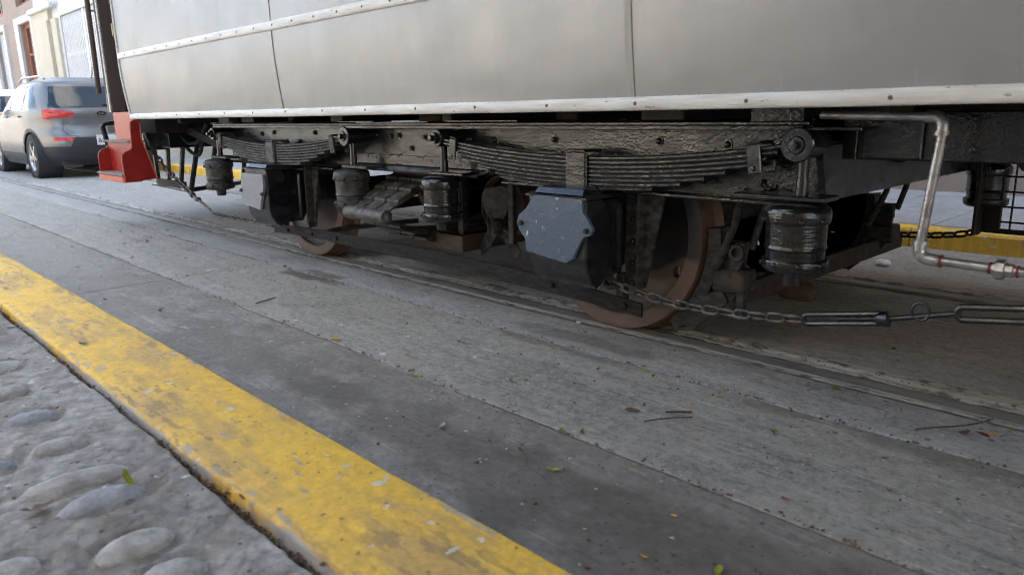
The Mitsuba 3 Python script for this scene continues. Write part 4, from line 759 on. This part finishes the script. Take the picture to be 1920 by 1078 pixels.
def smooth_path(pts, n=60):
    P = np.array(pts, float); t = np.linspace(0, len(P) - 1, n); cs = CubicSpline(np.arange(len(P)), P); return cs(t)
def turnbuckle(owner, a, b, hw, r, mt, rod=True):
    a, b = np.array(a, float), np.array(b, float); L = np.linalg.norm(b - a); M = frame_matrix(a, b - a)
    body = cat(tube([(0.02, 0, -hw), (0.035, 0, -hw), (L - 0.03, 0, -hw)], r, 8), tube([(0.02, 0, hw), (0.035, 0, hw), (L - 0.03, 0, hw)], r, 8),
               tube([(0.02 - 0.014 * math.sin(t), 0, hw * math.cos(t)) for t in np.linspace(0, np.pi, 9)], r, 8),
               lathe([(0, L - 0.045), (hw * 0.9, L - 0.042), (hw + r * 0.9, L - 0.028), (hw + r, L - 0.004), (hw * 0.7, L), (0, L)], 18, 'x'))
    k = part(owner, 'turnbuckle', body, mt, tw=M)
    if rod: part(k, 'thread', lathe([(0, 0.42 * L)] + [(0.0085 + 0.0012 * (j % 2), 0.42 * L + 0.003 * j) for j in range(int(0.5 * L / 0.003))] + [(0, L)], 12, 'x'), mt, tw=M)
    return k
CH = thing('safety_chain', 'rusty chain with two black turnbuckles stretched in front of the near wheel', 'chain')
part(CH, 'shackle', cat(tube([(-1.885, 2.325, 0.262), (-1.87, 2.30, 0.284), (-1.845, 2.295, 0.277), (-1.815, 2.295, 0.262)], 0.013, 8), tube([(-1.885, 2.335, 0.262), (-1.875, 2.315, 0.235), (-1.85, 2.31, 0.232), (-1.81, 2.30, 0.245)], 0.012, 8)), 'grimy_iron')
run_chain(CH, smooth_path([(-1.84, 2.298, 0.256), (-1.62, 2.30, 0.225), (-1.45, 2.30, 0.219), (-1.24, 2.30, 0.230), (-1.045, 2.30, 0.2515)]), 0.076, 0.040, 0.0068, 'chain_iron')
turnbuckle(CH, (-1.045, 2.30, 0.2515), (-0.775, 2.30, 0.304), 0.0150, 0.0082, 'black_paint')
part(CH, 'rod', tube([(-0.78, 2.30, 0.303), (-0.60, 2.30, 0.352)], 0.0085, 10), 'black_paint')
part(CH, 'ring', tube([(-0.693 + 0.024 * math.cos(t), 2.295, 0.342 + 0.026 * math.sin(t)) for t in np.linspace(0, 2 * np.pi, 20, endpoint=False)], 0.0042, 8, closed=True), 'black_paint')
turnbuckle(CH, (-0.607, 2.30, 0.3515), (-0.20, 2.30, 0.410), 0.018, 0.0095, 'black_paint')
run_chain(CH, [(-0.20, 2.30, 0.410), (0.9, 2.3, 0.55)], 0.076, 0.040, 0.0068, 'chain_iron')
CL = thing('safety_chain', 'dark chain hanging from beside the red step down towards the guard bar', 'chain')
part(CL, 'hook', tube([(-6.93, 2.30, 0.70), (-7.0, 2.30, 0.76), (-7.05, 2.31, 0.80), (-7.09, 2.32, 0.77), (-7.06, 2.32, 0.72)], 0.014, 8), 'chain_iron')
run_chain(CL, [(-6.93, 2.30, 0.70), (-6.63, 2.30, 0.520), (-6.40, 2.30, 0.43)], 0.086, 0.048, 0.0085, 'chain_iron')
turnbuckle(CL, (-6.42, 2.30, 0.44), (-6.08, 2.30, 0.322), 0.016, 0.007, 'chain_iron', False)
part(CL, 'rod', cat(tube([(-6.10, 2.30, 0.33), (-5.71, 2.30, 0.208)], 0.011, 10), lathe([(0, -0.03), (0.018, -0.025), (0.02, 0.025), (0, 0.03)], 12, 'x', (-6.0, 2.30, 0.297))), 'chain_iron')
run_chain(CL, smooth_path([(-5.73, 2.30, 0.213), (-5.43, 2.31, 0.205), (-5.04, 2.33, 0.206), (-4.84, 2.345, 0.19)]), 0.060, 0.036, 0.006, 'chain_iron')
CF = thing('safety_chain', 'black chain beyond the tram, hanging in front of the yellow far kerb', 'chain')
run_chain(CF, smooth_path([(-1.455, 4.30, 0.235), (-1.30, 4.30, 0.247), (-1.18, 4.30, 0.262), (-1.07, 4.30, 0.292)]), 0.070, 0.040, 0.0068, 'black_paint')

# ------------------------------------------------------------------ cars
def make_car(kind, x_rear, yc, paint, label, group, badge):
    car = thing('parked_car', label, 'car', group)
    W = np.array([0.20, 0.30, 0.42, 0.55, 0.68, 0.80, 0.92, 1.02, 1.10, 1.18, 1.28, 1.38, 1.46, 1.53, 1.585, 1.615])
    UR = np.array([0.30, 0.10, 0.03, 0.0, 0.02, 0.10, 0.11, 0.10, 0.13, 0.20, 0.29, 0.38, 0.46, 0.50, 0.62, 0.95])
    UF = np.array([4.20, 4.38, 4.44, 4.44, 4.42, 4.36, 4.20, 3.60, 3.42, 3.28, 3.10, 2.92, 2.76, 2.62, 2.42, 2.0])
    HW = np.array([0.84, 0.90, 0.925, 0.93, 0.925, 0.92, 0.915, 0.905, 0.885, 0.855, 0.815, 0.775, 0.735, 0.695, 0.62, 0.42])
    hs = np.linspace(0.20, 1.615, 100); na = 320; al = np.linspace(0, 2 * np.pi, na, endpoint=False)
    f = lambda A: CubicSpline(W, A)(hs) if False else np.interp(hs, W, A)
    sm = lambda A: np.convolve(np.pad(A, 4, mode='edge'), np.ones(9) / 9, 'valid')
    ur, uf, hw = sm(f(UR)), sm(f(UF)), sm(f(HW))
    pw = 4.2
    ca, sa = np.cos(al), np.sin(al)
    ex = np.sign(ca) * np.abs(ca) ** (2 / pw); ey = np.sign(sa) * np.abs(sa) ** (2 / pw)
    U = ((ur + uf) / 2)[:, None] + ((uf - ur) / 2)[:, None] * ex[None]; Vv = hw[:, None] * ey[None] * (1 - 0.05 * np.clip((0.8 - U) / 0.8, 0, 1) * 1.0)
    Hh = np.repeat(hs[:, None], na, 1)
    # roof camber
    V3 = np.stack([x_rear - U, yc + Vv, Hh], -1).reshape(-1, 3)
    i, j = np.meshgrid(np.arange(99), np.arange(na), indexing='ij'); q, r = (i * na + j).ravel(), (i * na + (j + 1) % na).ravel()
    Q = np.stack([q, r, r + na, q + na], 1)
    uc, vc, wc = (np.stack([A.reshape(-1)[Q]], 0).mean(-1)[0] for A in (U, Vv, Hh))
    top_i = 99 * na + np.arange(na); cpt = len(V3); V3 = np.vstack([V3, [[x_rear - 1.45, yc, 1.628]]])
    side = np.abs(vc) > np.interp(wc, hs, hw) * 0.86; rear = (uc < 1.0) & ~side
    av = np.abs(vc)
    arch = [(0.92, 0.36), (3.56, 0.36)]
    dist = np.minimum(*[np.hypot(uc - u0, wc - w0) for u0, w0 in arch])
    hole = (dist < 0.385) & (av > 0.55) & (wc < 0.78)
    glass_side = side & (wc > 1.10) & (wc < 1.47) & (uc > 0.55 + (wc - 1.1) * 1.1) & (uc < 3.22 - (wc - 1.1) * 1.45)
    pillar = glass_side & ((np.abs(uc - 1.25 - 0.15 * (wc - 1.1)) < 0.035) | (np.abs(uc - 2.15) < 0.035))
    glass_rear = rear & (wc > 1.12) & (wc < 1.455) & (av < 0.70 - (wc - 1.12) * 0.30)
    glass_front = (uc > 2.3) & ~side & (wc > 1.08) & (wc < 1.52)
    black = (wc < 0.40) | ((dist < 0.445) & (av > 0.6) & (wc < 0.83)) | ((uc < 0.8) & (wc < 0.52)) | ((uc < 0.4) & (wc < 0.66) & (av < 0.52 - (wc - 0.52) * 0.5))
    lamp = (uc < 0.62) & (wc > 0.945 + 0.10 * np.clip(0.75 - av, 0, 1)) & (wc < 1.10 - 0.12 * np.clip(0.72 - av, 0, 1)) & (av > 0.40) & (uc > -1)
    lamp &= (uc < 0.45)
    reflec = (uc < 0.25) & (wc > 0.60) & (wc < 0.655) & (av > 0.42) & (av < 0.80)
    cls = np.zeros(len(Q), int)
    cls[black] = 1; cls[glass_side & ~pillar] = 2; cls[glass_rear] = 3; cls[glass_front] = 4; cls[pillar] = 1
    cls[lamp & (vc < 0)] = 5; cls[lamp & (vc > 0)] = 6; cls[reflec & ~black] = 7; cls[hole] = 9
    def sub(k, off=0.0):
        F = Q[cls == k]; used, inv = np.unique(F, return_inverse=True); v = V3[used]
        F4 = inv.reshape(-1, 4); tri = np.vstack([F4[:, [0, 1, 2]], F4[:, [0, 2, 3]]]); m = trimesh.Trimesh(v, tri, process=False)
        return m
    body = sub(0); roof = trimesh.Trimesh(V3, np.stack([top_i, np.roll(top_i, -1), np.full(na, cpt)], 1), process=False); roof.remove_unreferenced_vertices()
    b = part(car, 'body', cat(body, roof), paint, smooth=True)
    part(car, 'bumper', sub(1), 'car_plastic', smooth=True); [part(car, 'side_window', m_, 'car_glass', smooth=True) for m_ in sub(2).split(only_watertight=False)]; part(car, 'rear_window', sub(3), 'car_glass', smooth=True); part(car, 'windscreen', sub(4), 'car_glass', smooth=True)
    lm = 'tail_red' if badge else 'tail_amber'
    part(car, 'tail_light', sub(5), lm, smooth=True); part(car, 'tail_light', sub(6), lm, smooth=True); [part(car, 'reflector', m_, 'tail_red', smooth=True) for m_ in sub(7).split(only_watertight=False)]
    part(car, 'underbody', box(x_rear - 4.2, x_rear - 0.25, yc - 0.62, yc + 0.62, 0.22, 1.0), 'car_plastic')
    for s in (-1, 1):
        for u0, _ in arch: part(car, 'wheel_arch', lathe([(0.40, 0.55), (0.40, 0.90)], 30, 'y', (x_rear - u0, yc - (0 if s > 0 else 1.45), 0.36)), 'car_plastic')
        part(b, 'roof_rail', tube([(x_rear - 0.75, yc + s * 0.60, 1.585), (x_rear - 0.95, yc + s * 0.61, 1.635), (x_rear - 2.2, yc + s * 0.61, 1.645), (x_rear - 2.45, yc + s * 0.60, 1.59)], 0.018, 8), 'alloy')
        part(b, 'mirror', trimesh.creation.icosphere(2).apply_scale((0.09, 0.13, 0.085)).apply_translation((x_rear - 3.02, yc + s * 1.04, 1.14)), 'car_plastic', smooth=True)
        for u in (1.42, 2.35): part(b, 'door_handle', rbox(x_rear - u - 0.10, x_rear - u + 0.10, yc + s * 0.915 - 0.02, yc + s * 0.915 + 0.02, 0.985, 1.015, 0.008), paint)
        for u0, _ in arch:
            y0 = yc + s * 0.90
            ty = lathe([(0.24, 0.0), (0.30, -0.010), (0.345, 0.004), (0.358, 0.03), (0.36, 0.05), (0.354, 0.055), (0.354, 0.062), (0.36, 0.067), (0.36, 0.105), (0.354, 0.11), (0.354, 0.118), (0.36, 0.123), (0.358, 0.19), (0.345, 0.21), (0.24, 0.22)], 48, 'y')
            M = T([[1, 0, 0, x_rear - u0], [0, -s, 0, y0], [0, 0, 1, 0.36], [0, 0, 0, 1]]) if s > 0 else move(x_rear - u0, y0, 0.36)
            w = part(car, 'wheel', ty, 'rubber', tw=M)
            sp_ = [prism([(0.03, -0.035), (0.22, -0.022), (0.245, -0.045), (0.245, 0.045), (0.22, 0.022), (0.03, 0.035)], 'y', 0.012, 0.035).apply_transform(trimesh.transformations.rotation_matrix(2 * np.pi * k / 5 + 0.3, (0, 1, 0))) for k in range(5)]
            part(w, 'rim', cat(lathe([(0.225, 0.03), (0.245, 0.0), (0.252, 0.002), (0.252, 0.05)], 40, 'y'), lathe([(0, 0.006), (0.05, 0.012), (0.055, 0.04)], 20, 'y'), *sp_), 'alloy', tw=M)
            part(w, 'brake_disc', lathe([(0, 0.06), (0.235, 0.06), (0.235, 0.07)], 30, 'y'), 'car_plastic', tw=M)
    if badge:
        part(car, 'antenna', tube([(x_rear - 0.72, yc + 0.1, 1.60), (x_rear - 0.60, yc + 0.1, 1.78)], 0.008, 6), 'car_plastic')
        part(car, 'wiper', rbox(x_rear - 0.20, x_rear - 0.16, yc + 0.05, yc + 0.5, 1.15, 1.175, 0.008), 'car_plastic')
        R = np.eye(4); R[:3, 0], R[:3, 1], R[:3, 2] = (0, 1, 0), (0, 0, 1), (1, 0, 0)
        ell = lambda a, b_: [(a * math.cos(t), b_ * math.sin(t)) for t in np.linspace(0, 2 * np.pi, 28, endpoint=False)]
        bd = trimesh.creation.extrude_polygon(Polygon(ell(0.082, 0.042), [ell(0.074, 0.034)]), 0.008, engine='earcut'); bk = trimesh.creation.extrude_polygon(Polygon(ell(0.076, 0.036)), 0.005, engine='earcut')
        tx = meshkit.text_mesh('KIA', 0.034, 0.009, bold=True); tx.apply_translation(-np.r_[tx.bounds.mean(0)[:2], 0])
        off = (x_rear - 0.085, yc - 0.005, 1.022)
        e = None
        for nm, m, mt in (('badge_ground', bk, 'badge_black'), ('badge_ring', bd, 'chrome'), ('badge_letters', tx, 'chrome')):
            m.apply_transform(R); m.apply_translation(off); part(car, nm, m, mt)
        pl_ = rbox(-0.165, 0.165, -0.08, 0.08, 0, 0.01, 0.003); pt_ = meshkit.text_mesh('ACF-', 0.075, 0.004); pt_.apply_scale((0.85, 1, 1)); pt_.apply_translation((-0.150, -0.045, 0.0102))
        p0 = (x_rear + 0.012, yc + 0.01, 0.605)
        for m in (pl_, pt_): m.apply_transform(R); m.apply_translation(p0)
        NP = part(car, 'number_plate', pl_, 'plate_white'); part(NP, 'lettering', pt_, 'plate_ink')
        part(b, 'tailgate_seam', cat(*[tube([(x_rear + 0.004 - np.interp(z, hs, ur), yc + s * yy, z) for yy, z in ((0.57, 0.945), (0.58, 0.85), (0.60, 0.76), (0.52, 0.685), (0.40, 0.672))], 0.004, 6) for s in (-1, 1)]), 'car_plastic')
    return car
make_car('suv', -13.55, 3.845, 'car_silver', 'silver parked car with red tail lights, seen from behind beside the tram end', 'cars parked along the street', True)
make_car('suv', -19.3, 4.22, 'car_white', 'white parked car in front of the silver one, at the left edge', 'cars parked along the street', False)

# ------------------------------------------------------------------ buildings on the far side
def facade(b, name, x0, x1, z0, z1, y, holes, m, th=0.35):
    p = Polygon([(x0, z0), (x1, z0), (x1, z1), (x0, z1)], [h for h in holes])
    part(b, name, prism(p, 'y', y, y + th), m, smooth=20)
rect = lambda a, b, c, d: [(a, c), (b, c), (b, d), (a, d)]
B1 = thing('brown_house', 'pinkish brown house with white framed doorways and a wooden glazed door', 'house')
facade(B1, 'wall', -46, -27.25, 0.0, 7.0, 6.3, [rect(-29.69, -28.09, 0.3, 3.96), rect(-33.6, -31.95, 0.3, 3.98), rect(-29.85, -28.0, 4.53, 6.6), rect(-34.4, -31.84, 4.49, 6.6)], 'plaster_brown')
part(B1, 'rear_wall', box(-46, -27.25, 6.9, 12, 0, 7.0), 'recess')
part(B1, 'door_surround', prism(Polygon(rect(-30.22, -27.78, 0.12, 4.18)).difference(Polygon(rect(-29.7, -28.08, 0, 3.97))), 'y', 6.22, 6.32), 'plaster_white', label='white frame round the wooden door')
part(B1, 'door_surround', prism(Polygon(rect(-34.1, -31.72, 0.12, 4.17)).difference(Polygon(rect(-33.6, -31.95, 0, 3.98))), 'y', 6.22, 6.32), 'plaster_white')
part(B1, 'shutter', box(-33.6, -31.95, 6.42, 6.47, 0.12, 3.98), 'panel_grey', label='pale grey closed door at the left edge')
DR = part(B1, 'door', cat(rbox(-29.69, -29.45, 6.40, 6.48, 0.2, 3.96), rbox(-28.30, -28.09, 6.40, 6.48, 0.2, 3.96), rbox(-29.45, -28.30, 6.40, 6.48, 0.2, 2.30), rbox(-29.45, -28.30, 6.40, 6.48, 3.84, 3.96), rbox(-28.98, -28.76, 6.395, 6.47, 2.30, 3.84), rbox(-29.45, -28.30, 6.39, 6.46, 2.98, 3.06)), 'door_wood', label='reddish brown wooden door with four glass panes')
for a, b, c, d in ((-29.45, -28.98, 3.06, 3.84), (-28.76, -28.30, 3.06, 3.84), (-29.45, -28.98, 2.30, 2.98), (-28.76, -28.30, 2.30, 2.98)): part(DR, 'pane', box(a, b, 6.45, 6.46, c, d), 'window_glass')
for a, b in ((-29.85, -28.0), (-34.4, -31.84)):
    w = part(B1, 'window', cat(rbox(a, a + 0.12, 6.42, 6.5, 4.51, 6.6), rbox(b - 0.12, b, 6.42, 6.5, 4.51, 6.6), rbox(a, b, 6.42, 6.5, 4.51, 4.64), rbox((a + b) / 2 - 0.06, (a + b) / 2 + 0.06, 6.42, 6.5, 4.64, 6.6)), 'door_wood'); part(w, 'pane', box(a, b, 6.52, 6.53, 4.5, 6.6), 'window_glass')
B2 = thing('white_house', 'cream and white house with a tall white barred grille and a pilaster', 'house')
facade(B2, 'wall', -27.25, -9.3, 0.0, 7.2, 6.2, [rect(-24.55, -20.2, 0.3, 3.75)], 'plaster_white')
part(B2, 'pilaster', cat(rbox(-27.24, -25.3, 6.08, 6.21, 0.1, 4.0, 0.01), rbox(-26.1, -25.3, 6.02, 6.085, 0.1, 3.7, 0.01), rbox(-25.28, -24.75, 6.12, 6.205, 0.1, 3.72, 0.01)), 'plaster_cream', label='broad cream pilaster between the brown house and the grille')
part(B2, 'capital', rbox(-27.2, -24.6, 5.98, 6.09, 3.98, 4.14, 0.02), 'plaster_white')
part(B2, 'base_course', rbox(-20.0, -9.31, 6.12, 6.21, 0.1, 1.6, 0.01), 'plaster_cream')
part(B2, 'recess_wall', box(-24.7, -20.1, 6.75, 6.8, 0.1, 3.9), 'recess')
part(B2, 'rear_wall', box(-27.2, -9.3, 6.9, 12, 0, 7.2), 'recess')
GR = part(B2, 'grille', cat(rbox(-24.55, -20.2, 6.26, 6.31, 2.66, 2.72, 0.005), rbox(-24.55, -20.2, 6.26, 6.31, 3.50, 3.55, 0.005), rbox(-24.55, -20.2, 6.26, 6.31, 1.9, 1.96, 0.005), rbox(-22.62, -22.48, 6.24, 6.33, 0.3, 3.75, 0.005)), 'grille_white', label='white grille of closely set vertical bars')
gb = mikit.ply(rbox(-0.024, 0.024, 6.23, 6.262, 0.3, 3.72, 0.004), 'grille_white')
for k in range(30): part(GR, 'bar', gb, None, tw=move(-24.49 + 0.145 * k, 0, 0))
B3 = thing('brown_wall_house', 'low umber plastered house wall behind the pavement, seen under the tram', 'house')
facade(B3, 'wall', -9.3, 16, 0.0, 15.0, 7.72, [], 'plaster_umber'); part(B3, 'side_wall', box(-9.65, -9.3, 6.55, 7.72, 0, 15.0), 'plaster_cream'); part(B3, 'rear_wall', box(-9.3, 16, 8.2, 13, 0, 15.0), 'recess')
# across the street, behind the camera: what the tram's paint and the street see
def street_house(name, label, x0, x1, y, h, m):
    b = thing(name, label, 'house'); hl = []
    for x in np.arange(x0 + 0.9, x1 - 1.4, 2.6): hl += [rect(x, x + 1.2, 0.9, 3.0), rect(x, x + 1.2, 4.3, 6.2)]
    facade(b, 'wall', x0, x1, 0.0, h, y, hl, m)
    part(b, 'rear_wall', box(x0, x1, y - 5, y - 0.15, 0, h), 'recess')
    for h_ in hl: part(b, 'pane', box(h_[0][0], h_[1][0], y + 0.12, y + 0.13, h_[0][1], h_[2][1]), 'window_glass')
street_house('pale_house', 'pale grey plastered house behind the camera, left of the ochre one', -5.5, -0.6, -5.6, 6.6, 'plaster_pale')
street_house('ochre_house', 'narrow ochre plastered house behind the camera', -0.6, 3.4, -5.6, 6.4, 'plaster_ochre')
street_house('grey_house', 'pale grey plastered house behind the camera, right of the ochre one', 3.4, 18, -5.6, 6.8, 'plaster_pale')
street_house('square_house', 'long pale house on the far side of the square behind the camera', -46, -12, -24.0, 7.0, 'plaster_white')
street_house('white_square_house', 'white plastered house at the far end of the square behind the camera', -70, -46, -8.0, 7.5, 'plaster_white')
part(PAVE, 'square', box(-46, -5.5, -24, -6.9, -0.05, 0.094), 'square_paver')

def tree(x, y, h, r, n, seed, label):
    g = np.random.default_rng(seed); t = thing('street_tree', label, 'tree', 'trees along the camera side of the street')
    br = [tube([(x, y, 0.08), (x + 0.05, y, h * 0.35), (x - 0.03, y + 0.05, h * 0.62)], [0.17, 0.13, 0.09], 10)]
    cl = []
    for k in range(16):
        a, e = g.uniform(0, 6.28), g.uniform(0.1, 1.2); d = g.uniform(0.5, 1.0) * r
        c = np.array([x + d * math.cos(a) * math.cos(e), y + d * math.sin(a) * math.cos(e), h * 0.72 + d * 0.55 * math.sin(e)]); cl.append(c)
        br.append(tube([(x, y, h * 0.5), (np.array([x, y, h * 0.6]) + c) / 2, c], [0.06, 0.035, 0.012], 6))
    part(t, 'trunk', cat(*br), 'bark')
    c = np.array(cl)[g.integers(0, 16, n)] + g.normal(0, 0.33 * r * 0.62, (n, 3)) * [1, 1, 0.7]
    a = g.normal(size=(n, 3)); a /= np.linalg.norm(a, axis=1, keepdims=True); b = np.cross(a, g.normal(size=(n, 3))); b /= np.linalg.norm(b, axis=1, keepdims=True)
    s = g.uniform(0.05, 0.09, (n, 1)); V = np.stack([c - a * s * 1.5, c + b * s * 0.7, c + a * s * 1.5, c - b * s * 0.7], 1).reshape(-1, 3)
    q = np.arange(n) * 4; part(t, 'crown', trimesh.Trimesh(V, np.vstack([np.stack([q, q + 1, q + 2], 1), np.stack([q, q + 2, q + 3], 1)]), process=False), 'tree_leaf')
tree(1.5, -0.85, 5.7, 3.5, 24000, 3, 'leafy green street tree just behind the camera, nearest the tram')
tree(-14.0, -9.5, 5.5, 2.4, 6000, 4, 'leafy green street tree behind the camera, left of the nearest one')

# ------------------------------------------------------------------ leaves, twigs, litter
def leaf_mesh(curl, fold, seed):
    g = np.random.default_rng(seed); us = np.linspace(-1, 1, 9); V, F = [], []
    for u in us:
        w = 0.42 * (1 - u * u) ** 0.75 * (1 - 0.25 * u); z = curl * (u * u) * 0.5
        V += [(u, -w, z + fold * w), (u, 0, z), (u, w, z + fold * w + 0.08 * curl * g.normal())]
    for i in range(8):
        for j in range(2):
            a = i * 3 + j; F += [(a, a + 3, a + 4), (a, a + 4, a + 1)]
    V = np.array(V); V[:, 2] -= V[:, 2].min() - 0.03
    return trimesh.Trimesh(V, F, process=False)
leaf_shapes = [mikit.ply(leaf_mesh(c, f, s), 'leaf_green', True) for c, f, s in ((0.5, 0.5, 1), (0.9, 0.35, 2), (0.25, 0.8, 3), (1.2, 0.9, 4))]
G, L_, Y_, O, Br, D, R_, Pl = 'leaf_green', 'leaf_lime', 'leaf_yellow', 'leaf_orange', 'leaf_brown', 'leaf_dark', 'leaf_rust', 'leaf_pale'
names = {G: 'small green', L_: 'small yellow-green', Y_: 'small bright yellow', O: 'small orange', Br: 'small dry brown', D: 'tiny dark curled', R_: 'tiny rust red', Pl: 'small pale dry'}
spots = [(-2.72, 1.55, Y_, 32), (-2.11, 1.523, L_, 22), (-2.16, 1.535, Br, 18), (-1.81, 1.714, G, 17), (-1.67, 2.021, Br, 15), (-1.55, 2.133, L_, 18), (-1.48, 2.10, G, 15), (-0.96, 2.41, G, 19), (-0.98, 2.978, G, 22), (-1.25, 1.328, L_, 20), (-1.34, 1.793, Br, 26), (-1.68, 1.298, Pl, 22), (-1.40, 1.523, G, 17), (-1.35, 1.562, G, 16),
         (-0.95, 1.956, G, 14), (-1.20, 2.08, L_, 14), (-0.70, 1.238, L_, 20), (-0.84, 1.173, O, 11), (-0.89, 1.357, O, 9), (-1.11, 1.50, O, 8), (-1.23, 2.085, D, 9), (-1.23, 1.952, O, 10), (-0.93, 2.016, R_, 11), (-0.74, 1.608, R_, 11), (-1.41, 1.982, R_, 8), (-2.32, 1.636, R_, 9), (-3.71, 1.515, L_, 20), (-3.80, 1.209, G, 16), (-6.85, 1.947, G, 30), (-6.95, 1.87, G, 24),
         (-4.80, 1.415, D, 18), (-5.44, 1.597, D, 18), (-5.49, 1.41, D, 16), (-5.38, 1.249, D, 16), (-4.69, 1.078, D, 16), (-4.27, 1.092, D, 15), (-3.84, 1.23, D, 13), (-6.30, 1.441, D, 18), (-6.6, 2.24, D, 20), (-6.07, 1.908, D, 20), (-6.14, 1.753, D, 20), (-4.56, 1.635, G, 17), (-0.51, 2.338, Br, 24), (-2.94, 2.68, O, 15), (-4.35, 2.164, D, 24), (-4.0, 1.919, D, 12), (-3.44, 1.878, D, 12), (-3.28, 1.934, R_, 10),
         (-1.04, 2.43, R_, 8), (-0.80, 2.41, D, 10), (-0.46, 2.42, L_, 12), (-0.55, 2.31, Br, 20), (-0.49, 2.36, O, 14)]
seen = {}
for k, (x, y, c, s) in enumerate(spots):
    a, s = rng.uniform(0, 360), s / 1000.0
    strip = 'dark kerbside strip' if y < 1.53 else 'middle concrete strip' if y < 2.155 else 'strip along the rail' if y < 2.5 else 'concrete between the rails'
    where = 'far off by the red step' if x < -5.2 else 'by the pale axle box' if x < -3.0 else 'by the blue-grey axle box' if x < -1.45 else 'below the steel pipe' if x < -1.0 else 'nearest the camera'
    lab = f'{names[c]} leaf on the {strip}, {where}'
    single('fallen_leaf', leaf_shapes[k % 4], c, lab, 'leaf', group=f'{names[c]} leaves on the {strip}, {where}', tw=T().translate([x, y, 0.0]).rotate([0, 0, 1], a).rotate([1, 0, 0], rng.uniform(-14, 14)).scale([s, s * 0.95, s * 0.8]))
for (x, y, z, c, s, lab, tl) in [(-1.745, 0.436, 0.13, L_, 26, 'green leaf standing between two cobbles in the left foreground', 62), (-1.775, 0.262, 0.112, Br, 34, 'long brown leaf lying beside a cobble in the left foreground', 5), (-3.57, 0.548, 0.11, Pl, 24, 'pale dry leaf lying at the edge of the gutter beside the yellow kerb', 10), (-3.02, 0.68, 0.121, D, 22, 'dark curled leaf lying on the yellow kerb', 0), (-4.35, 0.68, 0.123, D, 18, 'small dark leaf on the far left part of the yellow kerb', 0), (-1.50, 0.60, 0.11, R_, 16, 'rust red leaf scrap caught at the gutter edge of the yellow kerb', 30)]:
    single('fallen_leaf', leaf_shapes[1], c, lab, 'leaf', tw=T().translate([x, y, z]).rotate([0, 0, 1], 95 if 'long' in lab else 40).rotate([0, 1, 0], tl).scale([s / 1000, s / 1100, s / 1400]))
for pts, r, lab in [([(-0.655, 2.235, 0.006), (-0.60, 2.30, 0.010), (-0.56, 2.36, 0.008), (-0.53, 2.40, 0.014), (-0.51, 2.44, 0.018)], 0.0026, 'thin bent twig on the concrete near the right edge'), ([(-1.26, 1.745, 0.004), (-1.22, 1.80, 0.009), (-1.17, 1.87, 0.006)], 0.0022, 'thin dark twig on the concrete right of the middle'), ([(-1.255, 1.85, 0.005), (-1.19, 1.90, 0.008)], 0.0035, 'short thick brown twig beside the thin dark twig'), ([(-3.57, 1.600, 0.004), (-3.60, 1.72, 0.006)], 0.003, 'short twig on the concrete by the far near-side wheel')]:
    single('twig', tube(smooth_path(pts, 14) if len(pts) > 2 else pts, r, 6), 'twig_bark', lab, 'twig')
def rock(r, sc, seed):
    s = trimesh.creation.icosphere(3); v = s.vertices; s.vertices = v * (1 + 0.5 * nz(v[:, 0] * 1.5 + seed, v[:, 1] * 1.5, v[:, 2] * 1.5, 70, 3))[:, None] * r * np.array(sc); return s
single('wheel_chock', rock(0.075, (1.3, 0.8, 0.75), 3).apply_translation((-1.63, 3.50, 0.04)), 'rust', 'reddish stone lying between the rails behind the near spring pot', 'stone', smooth=40)
single('paper_scrap', rock(0.035, (1.2, 1.0, 0.6), 8).apply_translation((-1.609, 4.561, 0.018)), 'paper_white', 'crumpled white paper scrap on the road beyond the far rail', 'paper', smooth=False)
single('pebble', rock(0.010, (1.3, 1.0, 0.8), 5).apply_translation((-2.12, 2.43, 0.006)), 'stone_b', 'small grey pebble on the concrete just before the near wheel', 'pebble')
